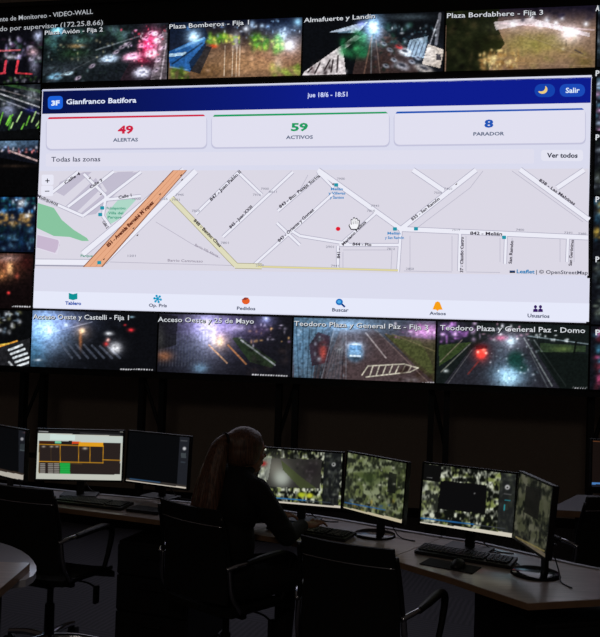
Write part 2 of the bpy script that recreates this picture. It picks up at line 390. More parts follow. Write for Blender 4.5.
def T2(p):
    p.fill((70, 54, 46)).grad(235, 22, (14, 18, 34), 235, 52, (96, 74, 60))
    p.poly([(167, 18), (200, 16), (210, 40), (167, 52)], (16, 26, 46), .9)
    p.blob(250, 66, 48, 14, (132, 100, 76), .9).blob(280, 55, 26, 10, (122, 88, 76), .8).blob(205, 72, 20, 8, (96, 68, 40), .8)
    p.poly([(168, 52), (190, 42), (206, 38), (202, 54), (190, 72), (170, 66)], (34, 86, 150), 1)
    p.poly([(169, 54), (186, 52), (186, 55), (169, 57)], (190, 220, 240), .9).poly([(189, 62), (206, 42), (206, 46), (191, 70)], (14, 30, 56), .9)
    p.line(176, 50, 204, 38, 2, (90, 140, 190), .8).line(170, 67, 188, 70, 1.2, (120, 170, 220), .8)
    p.spots(208, 34, 236, 43, 18, 3, [(84, 150, 40), (130, 180, 50), (40, 80, 30)], .9, 8)
    p.blob(214, 46, 3.5, 2, (240, 80, 40), .95).blob(256, 47, 3, 2, (240, 60, 60), .95)
    p.spots(253, 36, 284, 51, 22, 3.4, [(70, 150, 40), (40, 110, 40), (110, 170, 60)], .9, 9)
    for (x, y, r, c) in ((194, 37, 5, (215, 235, 255)), (252, 25, 3, (190, 220, 255)), (283, 34, 4, (210, 230, 255)), (290, 46, 4.5, (235, 245, 255)), (298, 22, 4, (160, 220, 255)), (246, 29, 3, (230, 240, 255)), (268, 27, 2, (160, 200, 250)), (262, 26, 2, (190, 220, 250)), (222, 26, 2, (120, 150, 200)), (188, 28, 2, (60, 110, 170))): p.blob(x, y, r, r, c, .95, .8)
    for x in (225, 233, 237, 240): p.line(x, 46, x-1, 76, .8, (226, 214, 200), .7)
    p.blob(236, 40, 4, 8, (215, 215, 225), .7).blob(278, 64, 4, 7, (226, 210, 200), .6)
    p.spots(272, 66, 302, 76, 22, 2.6, [(110, 150, 50), (70, 100, 30), (160, 170, 80)], .9, 12).spots(168, 68, 188, 80, 14, 2.6, [(80, 110, 40), (50, 80, 26), (140, 160, 70)], .9, 13)
    p.spots(208, 26, 300, 40, 30, 1.3, [(20, 24, 38), (120, 130, 150), (60, 50, 46)], .8, 14); p.spots(210, 34, 240, 44, 26, 1.6, [(190, 210, 70), (120, 180, 60), (220, 200, 120)], .9, 131).spots(250, 38, 284, 50, 30, 1.6, [(150, 210, 70), (70, 160, 60), (200, 210, 110)], .85, 132)
    p.spots(205, 44, 300, 74, 40, 2.2, [(170, 130, 100), (120, 84, 66), (196, 160, 136), (90, 66, 54)], .55, 133).poly([(190, 71), (206, 46), (212, 47), (200, 74)], (20, 24, 34), .8)
    for k in range(5): p.line(172+k*6, 64-k*4.2, 178+k*6, 60-k*4.2, 1.6, (16, 34, 60), .8)
    p.spots(208, 20, 300, 32, 16, 1.2, [(150, 190, 230), (220, 235, 255)], .9, 134)
    p.add(194, 37, 8, 8, (80, 110, 130)).add(288, 44, 14, 10, (90, 95, 110)).add(255, 62, 50, 14, (40, 30, 16)).add(284, 30, 16, 8, (30, 50, 70)); p.tex(2, 1.5, 20, .28)
def T3(p):
    p.fill((10, 12, 16)); p.poly([(352, 76), (360, 40), (380, 26), (410, 50), (420, 76)], (56, 42, 40), .9)
    p.poly([(302, 76), (304, 72), (356, 35), (362, 37), (343, 50), (346, 76)], (214, 206, 208), 1)
    for (x0, y0, x1, y1) in ((308, 72, 312, 68), (315, 73, 320, 63), (324, 71, 330, 60), (331, 72, 333, 60), (337, 72, 338, 56)): p.line(x0, y0, x1, y1, 1.6, (34, 24, 26), .9)
    p.spots(306, 62, 330, 74, 14, 1.5, [(30, 22, 24), (150, 120, 124)], .8, 51)
    p.poly([(329, 32), (357, 24), (368, 22), (358, 33)], (190, 206, 226), .95).poly([(334, 33), (352, 30), (350, 33)], (60, 90, 110), .7)
    p.spots(343, 36, 366, 56, 26, 4, [(30, 110, 66), (24, 70, 40), (60, 150, 90)], .9, 15); p.blob(352, 43, 8, 3, (10, 30, 16), .8).blob(358, 33, 5, 3, (40, 120, 70), .8)
    p.blob(374, 28, 7, 10, (150, 200, 255), .9, .7).blob(373, 26, 3.5, 3.5, (250, 252, 255), 1).blob(362, 24, 5, 3, (120, 130, 220), .8)
    p.line(372, 34, 371, 74, .8, (170, 190, 200), .5)
    p.spots(372, 34, 396, 72, 40, 1.7, [(90, 60, 50), (40, 30, 34), (120, 110, 120), (20, 40, 34)], .8, 16)
    p.spots(378, 24, 410, 46, 30, 2.2, [(30, 60, 50), (16, 30, 40), (90, 120, 130)], .8, 17)
    p.poly([(410, 40), (428, 36), (424, 58), (404, 56)], (150, 176, 196), .8).poly([(428, 44), (444, 50), (440, 68), (422, 64)], (214, 200, 186), .9)
    for k in range(5): p.line(412+k*4, 42, 407+k*4, 56, 1, (40, 46, 60), .8)
    p.rect(436, 54, 441, 60, (40, 36, 40), .9).line(440, 14, 436, 44, 3, (150, 150, 160), .6).line(430, 44, 438, 20, 1.2, (220, 220, 230), .6)
    for (x, y, rx, ry, c) in ((405, 52, 7, 4, (220, 226, 236)), (402, 66, 8, 4, (150, 150, 160)), (424, 69, 10, 4, (180, 172, 168)), (399, 47, 4, 2, (200, 60, 60))): p.blob(x, y, rx, ry, c, .95, 2, .35).blob(x, y-1, rx*.5, ry*.4, (24, 26, 36), .8, 2, .35)
    p.spots(306, 60, 350, 78, 18, 1.5, [(200, 195, 200), (60, 50, 52)], .5, 18); p.blob(410, 17, 20, 3, (84, 100, 110), .6)
    for (x, y) in ((384, 44), (390, 50), (394, 60), (412, 62), (418, 58), (386, 66)): p.blob(x, y, 3.6, 2, (170, 180, 196), .8, 2, .4).blob(x, y-.6, 1.8, .9, (26, 28, 40), .8, 2, .4)
    p.line(364, 74, 372, 36, 1.4, (120, 90, 76), .7).line(380, 74, 376, 40, 1, (130, 110, 100), .6).spots(384, 26, 436, 44, 26, 1.3, [(150, 180, 200), (40, 80, 90), (220, 230, 240)], .75, 137)
    p.add(373, 28, 10, 14, (110, 140, 170)).add(420, 52, 20, 14, (40, 46, 56)); p.tex(2, 1.5, 30, .3)
def T4(p):
    p.fill((112, 88, 60)).grad(520, 8, (24, 20, 34), 520, 28, (126, 100, 84)); p.blob(535, 45, 34, 12, (122, 116, 66), .8).blob(560, 56, 30, 8, (140, 112, 84), .8)
    p.blob(585, 62, 10, 8, (96, 80, 40), .8).blob(520, 62, 20, 6, (150, 116, 78), .8)
    p.poly([(446, 8), (500, 8), (497, 26), (505, 44), (494, 56), (488, 72), (446, 72)], (20, 24, 12), 1)
    p.spots(447, 12, 496, 70, 80, 3, [(8, 8, 6), (40, 44, 24), (20, 22, 12), (56, 50, 30)], .8, 21)
    p.spots(480, 50, 520, 70, 60, 2.4, [(210, 180, 120), (160, 124, 76), (90, 64, 34), (236, 214, 150)], .9, 22)
    p.poly([(494, 22), (530, 18), (590, 33), (590, 37), (530, 24), (496, 30)], (210, 200, 205), .7).line(500, 23, 594, 30, 1.6, (214, 190, 196), .6)
    for (x, y, r) in ((570, 34, 5.5), (574, 33, 3), (547, 20, 3), (540, 25, 2.6), (556, 23, 2.4), (532, 17, 2), (586, 24, 2.4), (562, 18, 2), (513, 24, 3)): p.blob(x, y, r, r, (244, 246, 255), 1, .7)
    p.line(575, 50, 583, 54, 1.5, (50, 40, 60), .9).line(566, 40, 566, 46, .8, (60, 50, 40), .8).blob(563, 49, 1.6, 1.3, (250, 240, 220), .9)
    p.spots(495, 8, 594, 20, 34, 2.2, [(16, 14, 26), (44, 38, 56), (70, 60, 70)], .8, 23); p.spots(498, 34, 590, 68, 50, 3, [(140, 124, 66), (104, 84, 48), (160, 120, 90), (120, 116, 60)], .4, 138).line(510, 30, 588, 58, .8, (150, 130, 110), .5).line(505, 62, 590, 66, .8, (170, 140, 110), .5)
    p.spots(482, 52, 516, 70, 30, 1.5, [(240, 216, 150), (150, 110, 60)], .9, 139).add(570, 34, 14, 9, (90, 85, 100)).add(535, 26, 34, 7, (60, 55, 60)).add(530, 46, 40, 14, (26, 24, 8)); p.tex(2, 1.5, 40, .2)
def B1(p):
    p.fill((11, 12, 16)).blob(44, 330, 24, 22, (165, 195, 235), .95, .8).blob(58, 322, 30, 12, (90, 104, 140), .6, .8).blob(34, 350, 12, 22, (50, 100, 130), .7)
    p.spots(32, 315, 120, 370, 60, 2.2, [(8, 9, 13), (40, 46, 60), (60, 66, 86)], .35, 24)
    for k in range(7): p.line(60+k*8, 343+k*.6, 72+k*8, 358, 2.2, (72, 78, 92), .75)
    p.blob(38, 360, 4, 1.2, (200, 210, 220), .8)
    p.blob(82, 331, 2.6, 2.6, (255, 225, 180), 1).blob(80.5, 340, 1.6, 8, (190, 110, 60), .7).blob(109, 333.5, 4, 2, (225, 228, 235), .95).blob(108, 340, 2, 2, (240, 180, 170), .9)
    p.blob(115.5, 348, 5.5, 5, (214, 216, 220), .95, 1.2).blob(115, 346, 2, 2, (60, 60, 60), .7).blob(106, 344, 2.4, 2, (190, 40, 40), .9).blob(131, 330, 3, 1.8, (240, 50, 60), 1).blob(125, 325, 1.4, 1, (220, 50, 60), .8)
    p.blob(66, 325, 3, 2, (210, 225, 245), .8).blob(50, 331, 3, 3, (215, 230, 250), .7).blob(132, 317, 2.5, 1, (150, 190, 210), .8)
    p.line(46, 334, 92, 322, 1, (170, 180, 200), .4)
    for k in range(13): p.rect(120+k*2.6, 368.4+k*.08, 121.8+k*2.6, 369.6+k*.08, (200, 200, 205), .9)
    p.add(44, 328, 18, 22, (70, 95, 130)).add(62, 322, 24, 10, (40, 44, 66)).add(115, 347, 9, 8, (60, 60, 64)).add(82, 331, 8, 8, (70, 50, 30)); p.tex(1.8, 1.5, 50, .28)
def B2(p):
    p.fill((20, 20, 26)).blob(208, 330, 34, 22, (130, 120, 170), .7, .8).blob(206, 334, 14, 20, (215, 220, 250), .85, .7).blob(222, 326, 22, 8, (160, 150, 205), .6, .8).blob(200, 368, 7, 5, (130, 180, 215), .8).blob(194, 350, 26, 22, (64, 74, 100), .5)
    for k in range(16): p.line(162+k*3.1, 330+RNG.rand()*6, 160+k*3.1, 366, .8, (90, 96, 104), .35)
    p.poly([(157, 314), (178, 316), (176, 345), (158, 350)], (20, 20, 22), .7).blob(164, 356, 8, 5, (150, 96, 66), .85).blob(160, 338, 4, 12, (66, 66, 64), .6)
    p.line(209, 345, 227, 363, 1.5, (220, 170, 130), .8).line(228, 345, 246, 364, 1.6, (190, 126, 80), .8)
    p.poly([(232, 338), (240, 337), (276, 362), (272, 368), (250, 362)], (38, 52, 34), .9).line(241, 340, 275, 365, 1.5, (165, 170, 176), .8)
    p.blob(220, 341, 3, 4.5, (255, 224, 190), 1).blob(214, 337, 2, 8, (255, 240, 230), .8)
    p.spots(240, 324, 290, 346, 46, 1.4, [(200, 190, 215), (120, 100, 130), (220, 170, 110), (24, 22, 30)], .9, 27).blob(266, 318.5, 3, 2.5, (190, 205, 250), 1, .8).blob(258, 331, 10, 6, (90, 70, 110), .5)
    p.blob(236, 328, 10, 3, (200, 190, 220), .6).spots(246, 346, 290, 376, 18, 3, [(16, 14, 18), (40, 34, 36)], .7, 28)
    for k in range(14): p.rect(252+k*2.6, 374+k*.1, 253.8+k*2.6, 375.4+k*.1, (200, 200, 205), .9)
    p.add(207, 330, 11, 16, (70, 70, 95)).add(214, 326, 30, 10, (34, 26, 60)).add(220, 341, 9, 9, (100, 70, 40)).add(266, 320, 10, 7, (50, 50, 80)); p.tex(1.8, 1.5, 60, .28)
def B3(p):
    p.fill((56, 50, 58)).grad(330, 318, (70, 90, 112), 345, 372, (60, 52, 56)); p.poly([(320, 384), (340, 330), (372, 328), (437, 384)], (74, 60, 62), .9)
    p.poly([(294, 318), (330, 319), (318, 345), (312, 384), (294, 384)], (78, 104, 124), .8)
    for k in range(6): p.line(296+k*7, 322, 299+k*4, 380, 1, (30, 44, 56), .7)
    p.poly([(309, 345), (318, 332), (330, 336), (330, 362), (312, 366)], (50, 34, 44), .9).blob(323, 352, 3.4, 8, (190, 80, 70), .9)
    p.spots(298, 325, 345, 382, 70, 1.7, [(170, 185, 200), (30, 30, 36), (90, 100, 110), (20, 24, 28)], .75, 29)
    p.blob(355, 353, 8.5, 9, (104, 140, 172), 1, 2.4).blob(355, 345, 7, 2.5, (215, 235, 255), .9).blob(356, 358, 6, 2.6, (24, 34, 44), .85).blob(340, 350, 3, 4, (150, 150, 150), .8)
    p.line(366, 333, 386, 358, 1.2, (190, 180, 180), .7).line(386, 334, 426, 372, 1.4, (140, 110, 100), .8)
    p.poly([(384, 334), (437, 340), (437, 384), (420, 370)], (64, 62, 40), .9).poly([(390, 338), (420, 340), (436, 372), (430, 374)], (74, 84, 44), .6)
    P = [(362, 375), (368, 366), (404, 364), (418, 368), (410, 372), (366, 377)]
    for a, b in zip(P, P[1:]): p.line(*a, *b, 1.2, (214, 210, 190), .9)
    for k in range(7): p.line(370+k*6.4, 375.5-k*.7, 373+k*6.4, 366, 1.2, (214, 210, 190), .85)
    p.blob(426, 330, 16, 6, (170, 120, 170), .8).spots(395, 322, 436, 338, 24, 1.6, [(240, 230, 245), (150, 100, 150), (60, 40, 60)], .9, 31)
    p.blob(350, 325, 26, 6, (120, 150, 180), .7).blob(412, 380, 8, 2, (120, 116, 120), .6).spots(400, 366, 436, 384, 14, 3, [(34, 22, 18), (60, 46, 34)], .7, 32)
    for k in range(5): p.rect(422+k*2.6, 382, 423.8+k*2.6, 383.4, (190, 190, 195), .8)
    for k in range(7): p.line(318+k*4, 384, 330+k*2.2, 350, .8, (26, 28, 36), .7)
    p.poly([(334, 322), (346, 322), (340, 384), (324, 384)], (104, 108, 120), .35).line(346, 326, 346, 384, 1, (140, 144, 156), .5).line(334, 330, 320, 384, 1, (150, 156, 168), .5).rect(349, 345, 361, 350, (70, 110, 150), .8).rect(350, 355, 361, 357, (220, 232, 245), .8)
    p.line(392, 334, 437, 352, 1, (120, 110, 80), .6).line(376, 330, 430, 384, .8, (150, 130, 120), .5).add(355, 347, 12, 10, (34, 50, 66)).add(345, 328, 30, 8, (50, 70, 90)).add(426, 332, 16, 8, (90, 60, 95)).add(300, 345, 10, 26, (20, 34, 46)); p.tex(1.8, 1.5, 70, .28)
def B4(p):
    p.fill((20, 26, 26)).poly([(440, 389), (470, 350), (500, 330), (522, 330), (560, 389)], (38, 38, 46), .95)
    p.blob(512, 372, 15, 13, (120, 160, 186), .8).blob(505, 356, 12, 12, (70, 80, 96), .7).blob(508, 378, 9, 8, (170, 205, 226), .8)
    p.poly([(439, 345), (472, 342), (452, 358), (439, 366)], (50, 66, 34), .9)
    p.blob(516, 360, 8, 9, (16, 48, 42), .95, 1.6).blob(522, 368, 6, 5, (14, 40, 34), .9, 1.6).blob(511, 341, 5, 4, (190, 225, 240), .9)
    p.blob(481, 353, 5, 6, (230, 60, 50), .95, 1.4).blob(482, 346, 6, 2.2, (40, 14, 20), .9).line(478, 362, 468, 374, 1.6, (150, 46, 40), .5).blob(484, 350, 2, 2, (255, 140, 120), .9)
    p.spots(439, 323, 480, 342, 36, 2, [(170, 110, 190), (236, 200, 245), (60, 40, 76)], .85, 33).spots(480, 324, 530, 342, 34, 1.6, [(226, 170, 200), (120, 80, 110), (240, 240, 250), (40, 40, 50)], .85, 34)
    p.blob(501, 338, 5, 2.5, (214, 80, 120), .7).line(528, 336, 588, 344, 1, (160, 180, 190), .7).spots(528, 334, 576, 342, 14, 1.1, [(230, 240, 245)], .9, 35)
    p.poly([(540, 343), (586, 346), (586, 352), (540, 352)], (44, 60, 40), .9).blob(562, 349, 10, 3, (90, 110, 60), .8).line(576, 342, 573, 360, 2, (10, 14, 12), .9)
    p.line(524, 338, 552, 386, 1.2, (150, 160, 160), .7).line(530, 352, 548, 388, 1, (90, 96, 100), .7).line(462, 340, 440, 362, 1, (150, 130, 120), .6).blob(446, 371, 2.4, 1.6, (220, 230, 230), .9)
    p.spots(490, 346, 540, 388, 80, 1.1, [(220, 236, 246), (20, 30, 34), (90, 110, 120)], .65, 36)
    for k in range(6): p.rect(572+k*2.6, 386.6+k*.1, 573.8+k*2.6, 388+k*.1, (200, 200, 205), .9)
    p.line(470, 344, 441, 372, 1.2, (150, 150, 140), .6).line(472, 350, 446, 386, .8, (110, 110, 110), .6).line(534, 340, 566, 386, 1, (120, 128, 130), .6).blob(515, 360, 7, 8, (16, 50, 44), .9, 1.8).poly([(540, 352), (588, 354), (588, 388), (560, 388)], (12, 18, 16), .7)
    p.rect(476, 346, 487, 349, (50, 16, 22), .8).blob(478, 352, 1.3, 1.3, (255, 190, 170), 1).blob(486, 353, 1.3, 1.3, (255, 190, 170), 1).add(506, 376, 18, 11, (50, 70, 84)).add(510, 340, 16, 10, (80, 80, 90)).add(481, 354, 8, 8, (110, 20, 16)).add(450, 330, 16, 8, (60, 36, 76)); p.tex(1.8, 1.5, 80, .28)
def L0(p):
    p.fill((10, 10, 16)); p.spots(0, 38, 42, 62, 60, 2, [(120, 110, 150), (20, 24, 24), (60, 40, 60), (220, 215, 235), (40, 70, 50)], .85, 41)
    p.blob(33, 52, 5, 4, (230, 190, 200), .8).blob(38, 36, 4, 5, (200, 210, 245), .9).blob(11, 57, 5, 2, (225, 225, 240), .95)
    p.line(-4, 74, 5, 73, 2, (220, 60, 76)).line(4, 73, 6, 61, 2.4, (226, 66, 84)).line(18, 61, 16, 72, 2.4, (226, 60, 76)).line(16, 73, 32, 74, 1.6, (190, 50, 60)).line(-2, 51, 20, 50, 1.6, (230, 110, 120), .8)
    p.blob(34, 66, 4, 7, (160, 160, 190), .7).spots(2, 76, 40, 83, 24, 1.5, [(50, 80, 40), (140, 140, 150)], .8, 42); p.tex(2, 2, 90, .5)
def L1(p):
    p.fill((16, 20, 26)).line(-5, 82, 42, 92, 3, (40, 70, 36), .9).line(-5, 92, 42, 108, 1.4, (190, 190, 196), .9).line(-5, 97, 40, 114, 1.2, (160, 160, 170), .8).line(-5, 88, 40, 100, 1.2, (150, 140, 140), .7)
    p.blob(8, 109, 7, 7, (170, 180, 215), .8).blob(32, 95, 6, 8, (190, 200, 210), .6).blob(31, 110, 6, 3, (20, 26, 100), .8)
    p.spots(-2, 84, 40, 108, 60, 1.6, [(14, 16, 18), (150, 150, 160), (60, 70, 66)], .75, 43)
    q = random.Random(4)
    for k in range(15):
        x = q.uniform(-2, 40); y = q.uniform(120, 130); p.line(x, y, x+q.uniform(2, 9), y-q.uniform(5, 13), 1.5, q.choice([(110, 190, 60), (60, 140, 40), (180, 220, 140)]), .85)
    p.poly([(-10, 132), (42, 128), (42, 140), (-10, 140)], (8, 9, 10), .9); p.tex(2, 2, 91, .4)
def L2(p):
    p.fill((6, 6, 7)).grad(20, 140, (60, 84, 110), 20, 152, (14, 16, 24)); p.blob(4, 144, 18, 5, (120, 150, 180), .7).poly([(-10, 156), (38, 164), (38, 196), (-10, 196)], (5, 5, 6), 1)
    p.spots(0, 147, 38, 153, 26, 1.2, [(230, 220, 230), (230, 130, 130), (150, 170, 220)], .95, 44).line(10, 151, 38, 161, 1.8, (224, 190, 186), .8); p.blob(14, 166, 16, 1.5, (40, 30, 24), .8); p.tex(2, 2, 92, .4)
def L3(p):
    p.fill((10, 18, 36)); p.spots(0, 196, 36, 214, 44, 1.9, [(60, 140, 215), (215, 235, 255), (10, 14, 24), (30, 90, 90)], .9, 45)
    p.spots(0, 214, 32, 226, 26, 2.2, [(220, 170, 90), (160, 120, 60), (240, 214, 170)], .85, 46).spots(0, 226, 35, 250, 46, 2.4, [(24, 60, 96), (10, 16, 34), (90, 140, 170), (14, 40, 44)], .8, 47)
    p.blob(27, 216, 3, 2, (255, 255, 255), .9).blob(22, 203, 4, 4, (255, 255, 255), .8); p.tex(2, 2, 93, .4)
def L4(p):
    p.fill((14, 8, 9)).blob(5, 264, 18, 14, (120, 70, 50), .9).blob(10, 268, 3, 7, (250, 190, 130), .95).blob(8, 258, 12, 4, (190, 160, 160), .6).blob(2, 275, 4, 5, (230, 150, 90), .8)
    p.blob(8.5, 293, 1.6, 1.5, (240, 60, 60), 1).blob(26, 262, 7, 8, (50, 16, 16), .7).blob(17, 276, 2, 3, (200, 90, 70), .7)
    for k in range(8): p.rect(12+k*2.4, 306, 13.7+k*2.4, 307.2, (200, 200, 205), .9)
    p.tex(2, 2, 94, .5)
def L5(p):
    p.fill((9, 10, 12)); p.spots(-4, 311, 20, 334, 44, 1.7, [(215, 220, 230), (90, 90, 60), (10, 12, 10), (120, 140, 160)], .85, 48)
    p.poly([(-4, 348), (30, 338), (30, 370), (-4, 370)], (36, 36, 40), .8)
    for k in range(5): p.line(9+k*2.2, 350+k*4, 22+k*2.4, 345+k*4.1, 2.3, (222, 230, 236), .95)
    p.line(-2, 347, 17, 341, 1.6, (230, 160, 60), .95).line(-2, 345, 9, 343.5, 1.2, (235, 200, 80), .9).line(9, 362, 14, 368, 2, (220, 225, 230), .8)
    p.tex(2, 2, 95, .4)
def RR(seed, cols, y0, y1):
    def f(p):
        p.fill((14, 16, 22)); p.spots(595, y0, 606, y1, 24, 3, cols, .85, seed); p.tex(2, 2, seed+100, .5)
    return f
rows = [ZT-(ZT-ZB)/6*k for k in range(7)]
feeds = []
for k, f in enumerate((T1, T2, T3, T4)): feeds.append(tile('camera_feed', k*TW, (k+1)*TW, Z1, ZT, 200, 92, f))
for k, f in enumerate((B1, B2, B3, B4)): feeds.append(tile('camera_feed', k*TW, (k+1)*TW, ZB, Z3, 200, 92, f))
lf = []
for k, f in enumerate((L0, L1, L2, L3, L4, L5)): lf.append(tile('camera_feed', -TW, 0, rows[k+1], rows[k], 190, 84, f))
rf = []
for k, (cols, y0, y1) in enumerate((([(40, 60, 70), (90, 100, 110)], 5, 66), ([(170, 190, 215), (90, 140, 170), (190, 150, 190)], 72, 132), ([(60, 66, 60), (20, 26, 24), (130, 140, 150)], 135, 195),
                                    ([(90, 150, 190), (190, 160, 70), (30, 60, 80)], 200, 250), ([(50, 60, 64), (16, 22, 22), (100, 110, 100)], 262, 318), ([(200, 80, 130), (90, 30, 40), (60, 120, 150)], 330, 388))):
    rf.append(tile('camera_feed', 4*TW, 5*TW, rows[k+1], rows[k], 120, 60, RR(60+k, cols, y0, y1)))
W_ = (214, 218, 224)
for i, (s, p0, p1, h) in enumerate((('Plaza Avión - Fija 2', (45, 35), (103, 31.5), 5.2), ('Plaza Bomberos - Fija 1', (169.5, 29), (249, 24.6), 5.6),
        ('Almafuerte y Landin', (304, 22.6), (375, 18.3), 5.6), ('Plaza Bordabhere - Fija 3', (447, 18.2), (543, 14.8), 6),
        ('Acceso Oeste y Castelli - Fija 1', (33, 318.8), (129, 320), 6), ('Acceso Oeste y 25 de Mayo', (158, 321.6), (254, 323.6), 6),
        ('Teodoro Plaza y General Paz - Fija 3', (294, 325.6), (428, 329.8), 6), ('Teodoro Plaza y General Paz - Domo', (440, 330), (585, 333), 6.4))):
    text('caption_shadow', [(s, (p0[0]+.5, p0[1]+.6), (p1[0]+.5, p1[1]+.6), h*.8)], (20, 20, 26), feeds[i], 1.5, .03)
    text('caption', [(s, p0, p1, h*.8)], W_, feeds[i], 2.4, .008)
for i, (s, y) in enumerate((('A', 11), ('P', 76), ('P', 140), ('P', 202), ('P', 262), ('Pl', 335))): text('caption', [(s, (595.4, y), (595.4+(4 if len(s) == 1 else 6.5), y), 5.4)], W_, rf[i], 2, .03)
hd = text('status_text', [('ambiente de Monitoreo - VIDEO-WALL', (-15.6, 23), (93, 13.8), 4.6), ('enviado por supervisor (172.25.8.66)', (-16.5, 32.4), (103, 24.8), 4.8)], (176, 180, 186), VW, 2, .004)

# ---- dashboard window ---------------------------------------------
BG = (218, 219, 238)
bm = B(); a = [wp(.012, Z3+.012, .0), wp(4*TW-.03, Z3+.012, .0), wp(4*TW-.03, Z2+.012, .0), wp(.012, Z2+.012, .0)]
bm.faces.new([bm.verts.new(q) for q in a]); me = bpy.data.meshes.new('dashboard_window'); bm.to_mesh(me); bm.free()
DW = vadd(link('dashboard_window', me, ui(BG)))
WX0, WX1 = 42.0, 592.4
def edgeL(y): return 41.5-(y-90.5)*.0413
def edgeR(y): return 593.2-(y-77)*.0155
def full(y0, y1, x0=None, x1=None):                   # band over the window, heights given at the left edge
    a = edgeL(y0)+.6; b = edgeR(y0-8)-.8; c = edgeR(y1)-.8; d = edgeL(y1)+.6
    return [(a, y0), (b, y0+slope(y0)*(b-a)), (c, y1+slope(y1)*(c-d)), (d, y1)]
flat('window_edge', [full(90.2, 91.4)], (176, 184, 214), DW, 1)
def paint_title(p): p.fill((10, 20, 84)); p.grad(42, 100, (8, 18, 68), 330, 95, (12, 28, 140)); 
zt1 = p2w(42, 91.4)[1]; zt0 = p2w(41.2, 114)[1]; a = wp(.02, zt0, LAY); b = wp(4*TW-.034, zt0, LAY); c = wp(.02, zt1, LAY)
vadd(grid_mesh('title_bar', a, b-a, c-a, 60, 4, paint_title, None), DW)
flat('avatar_badge', [tband(48, 96.3, 63, 109.5, 3.4)], (28, 98, 220), DW, 2)
text('avatar_letters', [('3F', (51.5, 105.6), (59.8, 105.2), 4.6)], (225, 238, 255), DW, 3, .05)
text('user_name', [('Gianfranco Batifora', (66.5, 104.4), (136.5, 102.6), 5)], (228, 236, 255), DW, 3, .02)
text('date_text', [('jue 18/6 - 18:51', (307.5, 97.4), (347.5, 96.6), 4.6)], (205, 215, 255), DW, 3, .02)
flat('exit_button', [rrect(559.5, 84.2, 585, 97, 6, -.3, -.3)], (26, 74, 184), DW, 2)
text('exit_button_text', [('Salir', (565.5, 93), (579.5, 92.8), 5)], (226, 240, 255), DW, 3, .02)
flat('theme_button', [rrect(534.5, 84.2, 555, 97.4, 6.4, -.3, -.3)], (20, 66, 172), DW, 2)
moon = [(542.4+5*math.cos(t), 89.6+4.4*math.sin(t)) for t in np.linspace(-.9, 2.6, 12)]+[(541+4.2*math.cos(t), 87.4+4.2*math.sin(t)) for t in np.linspace(2.0, -.2, 10)]
flat('moon_icon', [moon], (236, 206, 130), DW, 3)
for (xa, xb, ya, num, cap, cc, nw, cw) in ((46.8, 206.5, 117.6, '49', 'ALERTAS', (206, 30, 66), 15.5, 25), (212, 389, 115.2, '59', 'ACTIVOS', (30, 156, 98), 17, 27), (394.5, 585, 112, '8', 'PARADOR', (28, 84, 182), 9, 31)):
    w0 = 31.5+(xa-46)*.004
    flat('counter_card_shade', [tband(xa-.8, ya+1, xb+.8, ya+w0+1.6, 5)], (196, 196, 220), DW, 1.6)
    cd = flat('counter_card', [tband(xa, ya, xb, ya+w0, 5)], (225, 224, 240), DW, 2.1)
    s = slope(ya); L = xb-xa
    flat('card_accent', [[(xa+2.5, ya-.2+s*3), (xb-3, ya-.2+s*(L-3)), (xb-1, ya+1.5+s*(L-2)), (xa+1, ya+1.7)]], cc, DW, 2.7)
    xm = (xa+xb)/2-1; yy = ya+s*L/2
    text('counter_number', [ctext(num, xm, yy+17.2, nw, 7.4)], cc, DW, 3.2, .04)
    text('counter_caption', [ctext(cap, xm, yy+25.4, cw, 3.4)], (92, 104, 130), DW, 3.2, .03)
flat('filter_bar', [tband(46, 153.6, 534, 166.6, 2)], (223, 222, 238), DW, 2)
text('filter_text', [('Todas las zonas', (51.5, 161.8), (100.5, 161.4), 4.8)], (66, 70, 92), DW, 3, .012)
flat('show_all_button', [rrect(541, 150, 583, 161, 3, 0, .2)], (228, 228, 242), DW, 2)
text('show_all_text', [('Ver todos', (546.8, 157.6), (577.5, 157.8), 4.6)], (34, 40, 60), DW, 3, .03)
# map: streets drawn as flat shapes
MB = (219, 216, 229)
def ext(y): return edgeL(y)+1.2
mp_ = flat('map_panel', [[(ext(171), 171.2), (588.6, 168.6), (588.3, 275.6), (ext(269), 268.6)]], MB, DW, 1.4)
def band(p, q, w, w2=None):
    dx, dy = q[0]-p[0], q[1]-p[1]; L = math.hypot(dx, dy); nx, ny = -dy/L*w/2, dx/L*w/2; k = (w2 or w)/w
    return [(p[0]+nx, p[1]+ny), (q[0]+nx*k, q[1]+ny*k), (q[0]-nx*k, q[1]-ny*k), (p[0]-nx, p[1]-ny)]
def road(name, segs, w, col, edge, layer):
    if edge: flat(name+'_kerb', [band(a, b, w+1.2) for a, b in segs], edge, DW, layer)
    return flat(name, [band(a, b, w) for a, b in segs], col, DW, layer+.35)
flat('map_footer', [full(268.6, 291)], (219, 220, 238), DW, 1.5)
flat('tab_bar', [full(291, 307.2)], (230, 233, 250), DW, 1.6)
flat('city_block', [[(60, 182), (84, 172), (92, 172), (64, 196), (56, 192)], [(66, 206), (96, 178), (102, 188), (76, 213)], [(100, 180), (118, 172), (134, 171.5), (108, 192)], [(80, 214), (106, 192), (124, 178), (130, 173), (138, 172), (96, 214), (84, 216)]], (194, 189, 208), DW, 1.7)
flat('city_block_pale', [[(37.5, 235), (58, 240), (60, 245), (55, 253), (36.6, 248)]], (200, 184, 208), DW, 1.7)
road('city_block_outline', [((38.5, 234.4), (60, 240)), ((60, 240), (57, 254)), ((57, 254), (37, 248))], .9, (226, 220, 236), None, 1.8)
flat('park', [[(ext(204), 203), (54, 208), (62, 220), (74, 230), (87, 238), (89, 241), (82, 241), (70, 237), (54, 236), (ext(228), 228)]], (136, 196, 160), DW, 1.9)
